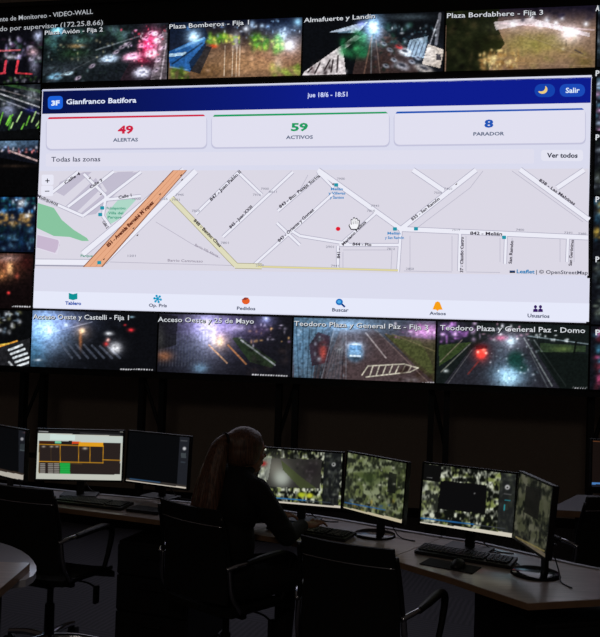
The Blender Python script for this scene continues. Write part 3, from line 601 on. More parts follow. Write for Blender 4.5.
flat('park', [[(119, 199), (132, 196), (136, 200), (118, 220), (109, 225), (106, 214)]], (174, 216, 200), DW, 1.9)
K = (172, 170, 190); Wt = (236, 236, 247)
road('street', [((ext(196), 196.5), (83, 216)), ((83, 216), (141, 172)), ((68, 207), (114, 171.5)), ((52, 193), (78, 172)), ((84, 174), (106, 196)), ((106, 196), (103, 216)), ((103, 216), (110, 226)),
                ((104, 200), (141, 196))], 2.6, Wt, K, 2.0)
road('side_road', [((83, 254), (184, 170)), ((104, 262), (196, 171)), ((ext(262), 262), (90, 262.5))], 5.4, Wt, K, 2.0)
flat('lower_track', [band((ext(266), 265.6), (100, 266.5), .8)], (150, 150, 170), DW, 2.2)
road('street', [((196, 214), (240, 171)), ((223, 237), (293, 172)), ((238, 172), (262, 195)), ((254, 265), (334, 193)), ((277, 223), (300, 245)), ((278, 211), (322, 173)), ((318, 172), (334, 188)), ((292, 231), (300, 236)), ((300, 236), (349, 244)),
                ((340, 245), (399, 245)), ((340, 245), (377, 212)), ((338, 246), (338, 270)), ((401, 228), (398, 272)), ((460, 231), (459, 271)), ((506, 233), (505, 264)), ((568, 236), (567, 262))], 2.5, Wt, K, 2.05)
road('main_street', [((318, 170), (402, 230)), ((401, 229), (476, 170)), ((400, 229), (588, 237.6)), ((413, 170), (444, 191)), ((520, 169.5), (589, 220)), ((584, 170), (557, 188))], 4.4, Wt, K, 2.1)
road('yellow_road', [((171.5, 198), (236, 265.4)), ((235, 265.8), (262, 266.4))], 4.6, (224, 221, 190), (166, 160, 128), 2.9)
road('yellow_road', [((258, 266.6), (398, 270.4))], 1.3, (226, 216, 150), (196, 194, 190), 3.0)
road('side_street_line', [((156, 222), (192, 244)), ((192, 244), (220, 258)), ((110, 262), (232, 265.5))], .5, (176, 172, 190), None, 2.0)
ln = flat('block_line', [band(*q, .5) for q in (((410, 236), (410, 271)), ((452, 236), (452, 271)), ((466, 236), (466, 271)), ((500, 238), (500, 262)), ((512, 238), (512, 262)), ((560, 239), (560, 262)), ((574, 239), (574, 262)), ((404, 271), (452, 272)), ((466, 272), (500, 272.5)), ((343, 252), (343, 268)), ((343, 250), (392, 250)), ((392, 250), (391, 269)), ((308, 175), (300, 190)), ((413, 231), (470, 188)), ((470, 188), (483, 171)), ((512, 171), (583, 222)))], (178, 176, 194), DW, 1.75)
flat('avenue_kerb', [[(83, 267), (173, 170.4), (187.4, 170.2), (103, 267)]], (150, 96, 70), DW, 3.5)
av = flat('avenue', [[(84.5, 266.8), (174, 170.6), (186.3, 170.4), (101.5, 266.8)]], (232, 172, 136), DW, 3.8)
flat('avenue_lane_line', [band((90, 266.5), (178, 171), .45), band((96, 266.5), (183, 171), .45)], (206, 140, 104), DW, 4.1)
DK = (52, 46, 60)
def along(s, p, q, h=3.2): return (s, p, q, h)
text('street_name', [along('851 - Avenida Bernabé Márquez', (108.5, 247.5), (154.5, 203), 3.6)], (96, 40, 24), DW, 5, .05)
text('street_name', [along('847 - Juan Pablo II', (211.5, 201.5), (241.5, 172.5)), along('845 - Juan XXIII', (231, 229), (253, 207.5)), along('843 - Bto. Pasaje Suriga', (280.5, 208.5), (320.5, 176.5)), along('843 - Oriente y Gomez', (279.5, 242.5), (314.5, 210.5)),
     along('848 - Benito Chas', (193.5, 221), (220, 247.5)), along('841 -', (340, 258.5), (340.4, 248.5), 3), along('Mariano Pelliza', (343.5, 246), (366.5, 222.5), 3), along('844 - Pío', (352.5, 245.6), (371.5, 246.2), 3),
     along('842 - Melián', (470, 234.8), (502, 235.6), 3.2), along('835 - San Ramón', (412.5, 221), (440, 199.5), 3), along('838 - Las Malvinas', (538.5, 181), (574, 205.5), 3), along('37 - Claudio Castro', (463, 272.5), (463.6, 237), 3), along('San Ramón', (511.5, 264), (513.3, 241), 3), along('San Gerónimo', (571.5, 266), (573.6, 240), 3),
     along('Calle 4', (65.5, 184.5), (81, 174.5), 3), along('Calle 3', (91, 189), (103, 181), 3), along('Calle 1', (119, 199), (132, 196.6), 3), along('Calle 2', (102.5, 222), (107, 229), 3), along('Muliqueos', (37, 197), (58, 206), 3)], DK, DW, 5, .03)
text('house_numbers', [ctext(s, x, y, 8, 2.2, 0) for s, x, y in (('7945', 180, 196), ('7901', 176, 201), ('7820', 196, 212), ('7910', 257, 196), ('7900', 265, 190), ('8011', 273, 193), ('7801', 225, 244), ('1000', 137, 200), ('1026', 164, 200), ('1201', 132, 257), ('2900', 260, 266.5), ('2901', 330, 248), ('7941', 335, 267), ('7812', 391, 250), ('7900', 341, 180), ('7810', 371, 212), ('7500', 438, 194), ('7401', 448, 190), ('7519', 456, 231), ('7400', 520, 231), ('7391', 568, 234), ('7380', 582, 235), ('2850', 410, 270), ('7941', 375, 207))], (140, 140, 156), DW, 5, .01)
text('district_name', [('Barrio Cammusso', (168, 261.6), (203, 262.6), 2.6), ('Barrio Villa Alianza', (195, 246), (218, 257.5), 2.6)], (140, 132, 150), DW, 5, .01)
text('park_name', [ctext('Polideportivo', 116.5, 209.6, 19, 2.6, 0), ctext('Villa del', 116, 214.4, 15, 2.6, 0), ctext('Parque', 115, 218.6, 14, 2.6, 0), ctext('Parque', 87, 257, 12, 2.4, 0)], (44, 150, 120), DW, 5, .02)
text('stop_name', [ctext('Melián', 337, 190.4, 12, 2.6, 0), ctext('y Villegas', 337, 194.6, 17, 2.6, 0), ctext('y Santos', 337, 198.8, 14, 2.6, 0), ctext('Melián', 394, 234.6, 13, 2.6, 0), ctext('y San Ramón', 394.5, 239, 19, 2.6, 0)], (56, 136, 196), DW, 5, .03)
flat('bus_stop_icon', [rrect(x-2, y-1.6, x+2, y+1.8, .6) for x, y in ((336.3, 185), (395, 229), (416, 228.8), (504, 237.4), (102.6, 208), (100.6, 214.6), (99.6, 262.6))], (32, 150, 170), DW, 5)
flat('direction_arrow', [[(x-1, y+1), (x+1.4, y-1.2), (x+.6, y+1.2)] for x, y in ((160, 194), (133.5, 228), (137.5, 235), (104, 259), (163, 181), (181, 175), (182, 179.6), (90, 178), (101, 194), (456, 184), (333, 184))], (60, 40, 36), DW, 5.2)
flat('red_marker', [[(338.2+2.3*math.cos(t), 229+2.1*math.sin(t)) for t in np.linspace(0, 2*PI, 14)[:-1]]], (226, 24, 50), DW, 5.4)
hand = [(351.5, 229), (349.6, 225.6), (350.2, 224.2), (351.8, 225), (351.4, 220.6), (352.4, 219.8), (353.2, 221), (353.4, 218.8), (354.6, 218.4), (355.2, 220), (356, 218.9), (357, 219.4), (357.3, 221), (358.2, 220.4), (359, 221.4), (358.6, 225.6), (357, 229)]
flat('hand_cursor_outline', [[(354.4+(x-354.4)*1.2, 224+(y-224)*1.2) for x, y in hand]], (24, 24, 34), DW, 5.6)
flat('hand_cursor', [hand], (246, 246, 250), DW, 6)
flat('hand_cursor_finger_line', [band((353.2, 221.4), (353.4, 224.4), .5), band((355.2, 220.6), (355.3, 224), .5), band((357.2, 221.4), (357.1, 224.4), .5)], (24, 24, 34), DW, 6.3)
flat('zoom_control', [rrect(42, 174.8, 54, 185.2, 1.6), rrect(41.6, 185.8, 53.6, 196.2, 1.6)], (232, 232, 246), DW, 5)
flat('zoom_sign', [band((45.8, 181), (50, 180.9), .9), band((47.9, 178.8), (47.9, 183.1), .9), band((45.4, 191.4), (49.8, 191.3), .8)], (30, 30, 44), DW, 5.5)
text('map_credit', [('Leaflet', (516.5, 273.2), (534.5, 273.6), 3.6)], (16, 128, 186), DW, 5, .03)
text('map_credit', [('| © OpenStreetMap', (536, 273.6), (587.6, 274.6), 3.6)], (74, 76, 92), DW, 5, .015)
flat('credit_flag', [rrect(509.5, 270.6, 515, 271.8, .1)], (40, 70, 120), DW, 5); flat('credit_flag', [rrect(509.5, 271.8, 515, 273, .1)], (30, 30, 40), DW, 5)
# tab icons
flat('tab_icon_book', [[(69, 293), (73.2, 294.2), (77.6, 293.2), (77.6, 299), (73.2, 300.2), (69, 299)]], (14, 146, 150), DW, 3)
q = []
for k in range(3): a_ = k*PI/3+.2; q.append(band((157.8-4*math.cos(a_), 299-4*math.sin(a_)), (157.8+4*math.cos(a_), 299+4*math.sin(a_)), 1.3))
for k in range(6): a_ = k*PI/3+.2; q.append([(157.8+3.2*math.cos(a_)+1.3*math.cos(t), 299+3.2*math.sin(a_)+1.3*math.sin(t)) for t in np.linspace(0, 2*PI, 7)[:-1]])
bmk = flat('tab_icon_flake', q[:1], (20, 156, 200), DW, 3)
for i_, r_ in enumerate(q[1:]): flat('tab_icon_flake_arm', [r_], (20, 156, 200), DW, 3.1+.05*i_)
flat('tab_icon_order', [[(246+4*math.cos(t), 301+3.4*math.sin(t)) for t in np.linspace(0, 2*PI, 14)[:-1]]], (228, 96, 40), DW, 3); flat('tab_icon_order_leaf', [[(241.6, 300), (245, 297.4), (249, 297.8), (246, 300)]], (150, 60, 50), DW, 3.2)
flat('tab_icon_lens', [[(339.4+3.6*math.cos(t), 302+3.3*math.sin(t)) for t in np.linspace(0, 2*PI, 14)[:-1]]], (20, 110, 190), DW, 3); flat('tab_icon_lens_handle', [band((341.6, 304), (345, 307), 1.8)], (14, 60, 130), DW, 3.1); flat('tab_icon_lens_glass', [[(339.2+1.9*math.cos(t), 301.8+1.7*math.sin(t)) for t in np.linspace(0, 2*PI, 12)[:-1]]], (80, 170, 230), DW, 3.3)
flat('tab_icon_bell', [[(432.6, 309.4), (434.4, 305), (435.4, 302.4), (437.6, 301.4), (439.8, 302.4), (440.8, 305), (442.6, 309.6), (439, 309.8), (437.6, 311), (436, 309.7)]], (246, 160, 24), DW, 3)
for x in (535.4, 540.4):
    flat('tab_icon_person', [[(x-2.4, 312), (x-2.2, 309.4), (x, 308.4), (x+2.2, 309.4), (x+2.4, 312)]], (52, 24, 96), DW, 3)
    flat('tab_icon_person_head', [[(x+1.6*math.cos(t), 306.8+1.7*math.sin(t)) for t in np.linspace(0, 2*PI, 10)[:-1]]], (52, 24, 96), DW, 3.1)
text('tab_text', [ctext('Tablero', 73.4, 304.8, 16, 3.2)], (24, 76, 170), DW, 3, .04)
text('tab_text', [ctext('Op. Pris', 158, 307, 18, 3.2), ctext('Pedidos', 246.2, 310, 18.5, 3.2), ctext('Buscar', 340.4, 311.6, 16.5, 3.4), ctext('Avisos', 437.6, 315, 16.5, 3.2), ctext('Usuarios', 538.4, 317.6, 22, 3.6)], (84, 92, 116), DW, 3, .03)

# ---- steel frames under the wall ---------------------------------
fl = ['black steel frame under the leftmost end of the video wall', 'black steel frame under the wall behind the middle left monitors', 'black steel frame under the wall just right of the seated woman', 'black steel frame under the wall between the curved desk monitors on the right', 'black steel frame under the right end of the video wall']
for i, (ul, ur, flip) in enumerate(((-.18, .02, 1), (.995, 1.19, 0), (2.27, 2.42, 1), (3.60, 3.73, 0), (4.90, 5.04, 1))):
    c = wp((ul+ur)/2, 0, -.24); t = empty('support_frame', c, -YAW); tag(t, fl[i], 'support frame', 'steel frames carrying the video wall')
    hw = (ur-ul)/2; H = 3.9
    for s in (-1, 1):
        bm = B(); box(bm, (s*hw, 0, H/2), (.05, .08, H)); obj('post', bm, M_steel, t)
    bm = B(); q0, q1 = (-hw, hw) if flip else (hw, -hw)
    cyl(bm, (q0, 0, .82), (q1, 0, 1.34), .018, n=8); obj('brace', bm, M_steel, t)
    bm = B(); box(bm, (0, 0, .006), (hw*2+.14, .18, .012)); obj('foot_plate', bm, M_steel, t)
    bm = B(); box(bm, (0, .0, ZB+.1), (hw*2+.12, .10, .08)); obj('top_plate', bm, M_steel, t)
    bm = B(); box(bm, (0, 0, .55), (hw*2, .04, .04)); obj('cross_bar', bm, M_steel, t)

# ================================================================== DESKS
def poly_desk(name, pts, label, legs, th=.028, z=.74, top=M_wood, front=None, group=None, rear=None, edge=None):
    c = Vector((sum(p[0] for p in pts)/len(pts), sum(p[1] for p in pts)/len(pts), 0))
    t = empty(name, c); tag(t, label, 'desk', group)
    loc = [(p[0]-c.x, p[1]-c.y) for p in pts]
    bm = B(); prism(bm, loc, z-.003, z); obj('worktop', bm, top, t)
    bm = B(); prism(bm, loc, z-th, z-.003); obj('edge_band', bm, edge or M_edge, t)
    for (a, b) in legs:
        a = Vector((a[0]-c.x, a[1]-c.y, 0)); b = Vector((b[0]-c.x, b[1]-c.y, 0)); n = (b-a).normalized(); n = Vector((-n.y, n.x, 0))*.014
        bm = B(); prism(bm, [a-n, b-n, b+n, a+n], 0, z-th); obj('panel_leg', bm, M_ped, t)
    if front:
        bm = B()
        for a, b in zip(front, front[1:]):
            a = Vector((a[0]-c.x, a[1]-c.y, 0)); b = Vector((b[0]-c.x, b[1]-c.y, 0)); n = (b-a).normalized(); n = Vector((-n.y, n.x, 0))*.01
            prism(bm, [a-n, b-n, b+n, a+n], z-.16, z-th)
        obj('apron', bm, M_ped, t)
    if rear:
        bm = B(); o_ = Vector((-c.x, -c.y, 0))
        for a, b in zip(rear, rear[1:]):
            a = Vector((*a, 0))+o_; b = Vector((*b, 0))+o_; n = (b-a).normalized(); n = Vector((-n.y, n.x, 0))*.011
            prism(bm, [a-n, b-n, b+n, a+n], z-th, z+.006)
        obj('rear_trim', bm, M_trim, t)['label'] = 'pale aluminium trim along the rear edge'
    return t
poly_desk('desk', [(-2.7, 4.95), (-1.306, 4.442), (-.869, 4.28), (-.655, 4.196), (-.615, 4.66), (-1.153, 4.80), (-1.755, 5.0), (-2.7, 5.35)],
          'laminate desk at the left carrying three monitors below the video wall', [((-2.6, 4.99), (-2.6, 5.27))],
          front=[(-2.6, 5.2), (-1.755, 4.93), (-1.153, 4.72), (-.66, 4.6)], rear=[(-2.7, 5.362), (-1.755, 5.012), (-1.153, 4.812), (-.615, 4.672)])
poly_desk('desk', [(-.651, 4.194), (-.1, 3.935), (.436, 3.618), (.74, 4.02), (.546, 4.14), (.213, 4.36), (-.1, 4.53), (-.611, 4.66)],
          'middle laminate desk where the woman sits, with keyboard and two monitors', [((.24, 3.80), (.40, 4.15))],
          front=[(-.6, 4.58), (-.1, 4.46), (.213, 4.3), (.66, 4.0)], rear=[(-.611, 4.672), (-.1, 4.542), (.213, 4.372), (.546, 4.152), (.742, 4.034)])
poly_desk('desk', [(.440, 3.616), (.476, 3.555), (.663, 3.345), (.760, 3.215), (.894, 3.045), (1.195, 3.122), (1.7, 3.25), (1.7, 3.42), (1.337, 3.53), (1.255, 3.59), (.907, 3.93), (.745, 4.018)],
          'angled laminate desk at the right with a pointed front corner near the camera', [((1.6, 3.27), (1.6, 3.42))], rear=[(.745, 4.032), (.911, 3.942), (1.262, 3.602), (1.341, 3.541), (1.7, 3.432)])
poly_desk('desk', [(1.52, 4.82), (1.72, 4.80), (2.9, 4.7), (2.9, 5.3), (1.88, 5.34)], 'pale grey desk far right behind the curved row of desks',
          [((1.72, 4.88), (1.92, 5.2)), ((2.8, 4.75), (2.8, 5.25))], top=M_white, th=.04)
cu = [(-2.3, 3.80), (-1.75, 3.78), (-1.6, 3.765), (-1.5, 3.74), (-1.41, 3.707), (-1.332, 3.665), (-1.257, 3.607), (-1.19, 3.54), (-1.132, 3.464), (-1.085, 3.385), (-1.05, 3.315), (-1.028, 3.25), (-1.02, 3.19), (-1.03, 3.13), (-1.1, 3.08), (-2.3, 3.08)]
poly_desk('white_table', cu, 'white table with a rounded corner at the lower left edge', [((-2.1, 3.30), (-2.1, 3.7)), ((-1.28, 3.30), (-1.28, 3.5))], top=M_white, edge=M_white)
t = poly_desk('desk', [(-2.4, 2.0), (-1.035, 2.0), (-1.05, 3.235), (-2.4, 3.25)], 'light wood desk corner nearest the camera at the lower left', [((-1.12, 2.08), (-1.13, 3.12)), ((-2.35, 2.08), (-2.35, 3.15))], z=.775, th=.034)


def pedestal(x, y, rz, label, w_=.42, dp=.52, h_=.60):
    t = empty('drawer_pedestal', (x, y, 0), rz); tag(t, label, 'drawer unit')
    bm = B(); box(bm, (0, 0, h_/2+.02), (w_, dp, h_-.04), .004); obj('carcass', bm, M_ped, t)
    for k, (z0, z1) in enumerate(((.05, .235), (.24, .425), (.43, h_-.012))):
        bm = B(); box(bm, (0, -dp/2-.009, (z0+z1)/2), (w_-.006, .018, z1-z0-.005), .003); dr = obj('drawer', bm, M_ped, t)
        bm = B(); tube(bm, [(-.06, -dp/2-.018, z1-.05), (-.055, -dp/2-.04, z1-.05), (.055, -dp/2-.04, z1-.05), (.06, -dp/2-.018, z1-.05)], .005, 8, 3); obj('handle', bm, M_steel, dr)
    for sx in (-1, 1):
        for sy in (-1, 1):
            bm = B(); cyl(bm, (sx*(w_/2-.05)-.01, sy*(dp/2-.06), .02), (sx*(w_/2-.05)+.01, sy*(dp/2-.06), .02), .02, n=12); obj('caster', bm, M_black, t)
pedestal(-.645, 4.50, -.33, 'black drawer pedestal under the left desk beside the seated woman')
pedestal(1.10, 3.46, .25, 'black drawer pedestal under the pointed corner of the right desk', h_=.62)

# ================================================================== MONITORS
def monitor(label, x, y, z, yaw, tilt, w_, h_, paint, base='disc', nu=150, nv=84, base_off=.09, group='desk monitors'):
    t = empty('monitor', (x, y, .74), yaw); tag(t, label, 'monitor', group)
    zc = z-.74; Rx = Matrix.Rotation(-tilt, 3, 'X')
    bev = .009; bot = .010
    bm = B(); box(bm, (0, .012, 0), (w_, .020, h_), .003)
    for v in bm.verts: v.co = Rx@v.co+Vector((0, 0, zc))
    fr = obj('casing', bm, M_black, t)
    bm = B(); W2, H2 = w_/2, h_/2
    for (cx, cz, sx, sz) in ((0, H2-bev/2, w_, bev), (0, -H2+bot/2, w_, bot), (-W2+bev/2, 0, bev, h_), (W2-bev/2, 0, bev, h_)): box(bm, (cx, -.001, cz), (sx, .008, sz), .001)
    for v in bm.verts: v.co = Rx@v.co+Vector((0, 0, zc))
    obj('bezel', bm, M_black, t)
    bm = B(); box(bm, (0, .034, -.01), (w_*.55, .03, h_*.6), .008)
    for v in bm.verts: v.co = Rx@v.co+Vector((0, 0, zc))
    obj('rear_housing', bm, M_black, t)
    # screen
    Rz = Matrix.Rotation(yaw, 3, 'Z'); org = Vector((x, y, z))
    def g(px, pz): return org+Rz@(Rx@Vector((px, -.0016, pz)))
    a, b, c = g(-W2+bev, -H2+bot), g(W2-bev, -H2+bot), g(-W2+bev, H2-bev)
    s = grid_mesh('screen', a, b-a, c-a, nu, nv, paint, None)
    s.parent = t; s.matrix_parent_inverse = (Matrix.Translation((x, y, .74))@Matrix.Rotation(yaw, 4, 'Z')).inverted()
    # stand
    bm = B(); box(bm, (0, base_off-.03, (zc-.02)/2), (.045, .018, zc-.02), .004); box(bm, (0, base_off-.045, zc-.02), (.06, .05, .06), .006); obj('stand_neck', bm, M_black, t)
    bm = B()
    if base == 'disc':
        cyl(bm, (0, base_off-.07, .0), (0, base_off-.07, .010), .105, .100, 40); cyl(bm, (0, base_off-.07, .010), (0, base_off-.07, .013), .100, .09, 40)
    else: box(bm, (0, base_off-.045, .0065), (.21, .13, .012), .004)
    obj('base', bm, M_gloss if base == 'disc' else M_black, t, auto=(base == 'disc'))
    bm = B(); tube(bm, [(0.02, .05, zc-.05), (.03, .1, zc-.12), (.0, .09, .12), (.05, .1, .03), (.12, .08, .004), (.2, .09, .004)], .003, 6, 5); obj('cable', bm, M_cable, t)
    return t
def dark_app(x0, y0, x1, y1, rs, sb, light=True):
    def f(p):
        p.fill((6, 7, 9)); p.rect(-200, 0, 900, 0, (0, 0, 0)); return f2(p)
    def f2(p): rs(p)
    return f
def s1(p):
    p.fill((7, 8, 10)); p.rect(18.6, 430, 30, 480, (26, 28, 34)).blob(22, 439, 1.7, 1.7, (150, 150, 155), 1, 2).blob(25.5, 432.6, 2.5, .8, (80, 60, 66), .9)
    p.rect(20, 444, 26, 451, (44, 50, 54)).line(20, 450, 26, 451, .7, (90, 100, 104), .8); p.poly([(-60, 462), (-10, 469), (26, 475.4), (26, 480), (-60, 470)], (176, 170, 160)); p.poly([(-60, 459), (0, 468.5), (26, 474), (26, 475.3), (0, 471), (-60, 462)], (50, 40, 34))
def s2(p):
    p.fill((190, 192, 182)).poly([(34, 428), (126, 432), (126, 436.2), (34, 432.6)], (20, 20, 22)).line(39, 431.3, 48, 431.8, .8, (200, 200, 200), .8).line(80, 433, 120, 435, .6, (120, 120, 120), .5)
    p.poly([(37, 433.4), (124, 437), (124, 443.2), (37, 440.6)], (190, 200, 194)).poly([(50, 434), (75, 435.2), (75, 440), (50, 440)], (210, 236, 230), .6)
    p.poly([(39, 440.8), (120.6, 443), (120, 474.6), (38.6, 473.4)], (40, 32, 30))
    p.rect(39, 440.8, 54, 443.4, (60, 30, 16)).rect(55, 440.9, 61, 443.6, (110, 190, 150)).rect(61, 441, 72, 443.8, (30, 24, 22)).rect(72, 441.3, 80, 444, (206, 70, 30))
    Y_ = (222, 156, 30)
    p.poly([(79, 441.8), (103.4, 442.6), (103.4, 447), (79, 446)], Y_).line(39.4, 444.2, 103, 446.4, .65, Y_)
    for x in (60.2, 78.6, 90): p.line(x, 444.8, x, 462.5, .55, Y_)
    p.line(103.2, 446, 103, 463, .55, Y_).line(39.2, 461.4, 103, 462.9, .7, Y_).line(102.6, 459.8, 120.4, 460.4, .65, Y_).line(39.2, 444, 39, 473, .5, Y_, .6).line(51, 445, 51, 461, .4, (90, 70, 40), .8)
    for x in (43.6, 51.6, 57): p.blob(x, 446.6, 1.8, .9, (190, 180, 165), .8)
    p.blob(85, 448.4, 2.4, 1.2, (220, 210, 190), .8).rect(60, 462.9, 70, 474, (24, 150, 60))
    for k in range(6):
        p.line(60, 464+k*1.8, 70, 464.2+k*1.8, .4, (50, 200, 90), .8)
        for x in (42.6, 50.6, 56.6): p.line(x-2.2, 463.8+k*1.8, x+2.2, 463.9+k*1.8, 1, (180, 176, 168), .8)
    p.line(70, 463.3, 82, 463.8, .7, (120, 90, 40), .7)
def s3(p):
    p.fill((7, 8, 10)); p.poly([(180.4, 430), (192, 430), (190, 492), (176.6, 492)], (30, 32, 38)).blob(184.4, 448.6, 1.8, 1.8, (190, 190, 192), 1, 2).line(181, 440.6, 187, 441, 1, (70, 72, 76)).rect(181, 453, 186, 458, (60, 66, 70)).line(181, 462, 185, 462.4, .8, (60, 70, 80), .9)
    p.poly([(124, 479.6), (186, 487.4), (186, 491), (124, 483)], (190, 182, 170)); p.poly([(124, 477.8), (186, 485.4), (186, 487.4), (124, 479.6)], (50, 46, 44)).line(130, 478.6, 160, 482.4, .8, (50, 100, 150), .8)
def mosaic(p, seed, cols, sx, sy, al=1, k=.08, hi=(186, 188, 172), gr=(108, 116, 62), cut=.40):
    b = p.nz(sx, sy, seed)*.45+p.nz(sx*.5, sy*.8, seed+3)*.30+p.nz(1.5, 2.4, seed+7)*.25
    v = np.clip((b-cut)/.30, 0, 1)**1.25; h = np.clip((p.nz(sx*1.3, sy*1.1, seed+11)-.3)/.4, 0, 1)[..., None]
    p.c = np.array((13, 15, 12.))+v[..., None]*(np.array(gr, float)*(1-h)+np.array(hi, float)*h)
GR = [(12, 14, 10), (30, 36, 24), (66, 76, 46), (34, 40, 36), (120, 126, 96), (56, 60, 58), (178, 184, 166)]
def s4(p):
    mosaic(p, 5, [(12, 14, 12), (40, 44, 32), (110, 112, 88), (30, 34, 34), (170, 172, 150), (60, 62, 60), (205, 208, 196)], 3.4, 3.4)
    p.poly([(268, 458), (322, 459.6), (320, 488.6), (266, 486.6)], (46, 45, 42)); p.blob(276, 468, 12, 12, (120, 118, 108), .8).blob(282, 478, 9, 9, (176, 184, 174), .85, 1.3, .3)
    p.poly([(281, 460), (300, 476), (316, 488), (300, 488), (283, 470)], (66, 76, 42), .75).blob(312, 470, 9, 9, (34, 30, 32), .9)
    p.poly([(262, 456), (272, 456), (268, 480), (258, 480)], (170, 176, 166), .5).blob(263.5, 463.6, 3, 2.4, (150, 30, 30), .9).spots(296, 458, 320, 482, 20, 1.6, [(30, 28, 30), (70, 64, 66)], .7, 71)
    p.poly([(324.6, 452), (342, 452), (338, 506), (322, 505)], (22, 24, 26), .85).blob(333.6, 464.4, 2, 2, (214, 214, 214), 1, 2).blob(333.6, 464.4, 1, 1, (40, 40, 40), 1, 2).spots(325, 455, 341, 500, 26, 1.5, [(140, 144, 130), (50, 54, 50)], .7, 72)
    p.blob(301.5, 494.8, 4, 2.6, (176, 190, 40), .95, 2).blob(309.6, 495.6, 3.6, 2.6, (196, 200, 50), .95, 2)
    p.line(258, 496.4, 306, 500.4, 1.2, (40, 110, 170), .9).line(306, 500.6, 330, 502.6, 1, (60, 70, 80), .8); p.poly([(250, 499), (342, 506.2), (342, 514), (250, 506)], (200, 192, 178))
def s5(p):
    mosaic(p, 8, GR, 4.2, 4, hi=(150, 156, 122), gr=(92, 100, 52), cut=.34); p.grad(347, 480, (70, 76, 60), 405, 480, (46, 54, 34), .35); p.poly([(389, 472), (397, 474), (395, 494), (387, 492)], (18, 20, 18), .9).blob(368, 478, 12, 8, (52, 66, 34), .75).blob(400, 470, 7, 12, (56, 64, 40), .6)
    p.spots(348, 455, 405, 515, 34, 1.3, [(190, 190, 170), (20, 20, 18)], .7, 73).spots(346, 498, 396, 512, 14, 2, [(150, 130, 50), (40, 70, 130), (120, 124, 100)], .8, 74)
    p.line(345, 502.4, 385, 510, 1.2, (40, 90, 150), .8); p.poly([(340, 506), (402, 519.6), (402, 528), (340, 513)], (188, 178, 150))
def s6(p):
    mosaic(p, 11, [(12, 14, 10), (36, 40, 26), (100, 106, 70), (34, 38, 30), (150, 154, 120), (60, 62, 56), (196, 198, 176)], 4.6, 4)
    p.poly([(424, 466), (441, 467), (439, 484), (437, 512), (420, 516)], (100, 104, 90), .25).poly([(424, 464), (441.6, 466), (440, 482), (422, 480)], (12, 12, 12))
    p.poly([(440.6, 480.6), (487, 485), (485, 514), (438, 508.6)], (11, 11, 12)).line(427, 477.6, 432, 478, .5, (140, 140, 140), .8).blob(474.6, 493.4, .8, .6, (150, 150, 150), .9)
    p.poly([(501, 470), (520, 472), (512, 534), (497, 530)], (30, 32, 32), .9).blob(507.4, 487.2, 2.4, 2.4, (214, 214, 214), 1, 2).blob(507.4, 487.4, 1.2, 1.2, (50, 50, 50), 1, 2).line(504, 493.6, 511, 494.6, .8, (90, 90, 90)).line(505, 500, 510, 500.6, 1, (40, 110, 120)).line(504.6, 505, 504.2, 510, 1.2, (40, 150, 160), .9).spots(500, 470, 516, 482, 14, 1.8, [(110, 116, 90), (60, 64, 56)], .8, 75)
    p.line(421, 518, 474, 524.4, 1.3, (36, 100, 160), .9).line(474, 524.6, 505, 528.6, .8, (60, 64, 70)); p.poly([(414, 521), (514, 533.6), (514, 545), (414, 530)], (206, 200, 184))
def s7(p):
    mosaic(p, 14, 0, 4, 6, hi=(70, 68, 56), gr=(48, 48, 34), cut=.30); p.poly([(526, 486), (541, 490), (538, 520), (524, 512)], (15, 14, 13), .9).blob(547, 505, 4, 14, (56, 58, 42), .6).line(516, 537, 544, 551, 1.6, (126, 112, 70), .8).poly([(512, 536), (545, 553), (545, 562), (512, 541)], (94, 84, 70), .9)
def s8(p):
    p.fill((22, 15, 13)); p.line(590.6, 441, 606, 442, .6, (120, 70, 40), .9).poly([(588, 482.4), (612, 482.4), (612, 484.4), (588, 484.4)], (70, 120, 180)).line(590, 486, 612, 486, .6, (30, 40, 60))
monitor('dark screened monitor cut by the left edge of the frame', -1.745, 4.784, .985, math.radians(-40), 0, .51, .305, s1, 'rect')
monitor('monitor on the left desk with an orange framed table and green block on screen', -1.268, 4.727, .985, .075, 0, .51, .305, s2, 'rect')
monitor('nearly black angled monitor at the right end of the left desk', -.815, 4.75, .971, -.46, .045, .455, .313, s3, 'rect')
monitor('monitor facing the seated woman with a street picture amid a camera mosaic', .024, 4.25, .977, -.255, .045, .473, .299, s4, 'rect', base_off=.10)
monitor('narrow angled monitor with a greenish camera mosaic right of the woman', .398, 4.02, .984, -.875, .075, .428, .303, s5, base_off=.085)
monitor('monitor on the right desk with a black rectangle over a camera mosaic', .812, 3.78, .981, -.565, .11, .470, .302, s6, 'rect', base_off=.085)
monitor('dim monitor turned almost sideways at the right end of the desk row', 1.017, 3.43, .998, -1.47, .085, .375, .302, s7, base_off=.09)
monitor('dark monitor with blue taskbar on the far right pale desk', 2.085, 4.98, 1.00, .0, 0, .51, .305, s8, 'rect')

# ================================================================== KEYBOARDS, MICE, PAPERS
def keyboard(label, c, rz, w_=.44, d_=.14):
    t = empty('keyboard', (c[0], c[1], .7435), rz); tag(t, label, 'keyboard', 'desk keyboards')
    bm = B(); box(bm, (0, 0, .009), (w_, d_, .016), .004, Matrix.Rotation(.05, 3, 'X')); obj('case', bm, M_black, t)
    bm = B()
    for r in range(5):
        x = -w_/2+.012; y = d_/2-.028-r*.021
        while x < w_/2-.024:
            kw = .0165 if not (r == 4 and -.09 < x < .0) else .09
            box(bm, (x+kw/2, y, .020+.05*y), (kw, .0165, .007), .0015); x += kw+.0028
            if abs(x-w_*.22) < .012: x += .01
    obj('keys', bm, M_key, t)
    return t
keyboard('black keyboard on the left desk below the orange table monitor', (-1.13, 4.53), -.32)
keyboard('black keyboard under the hands of the seated woman', (.09, 4.03), -.50)
keyboard('black keyboard on the right desk in front of the camera mosaic monitor', (.785, 3.655), -.50)
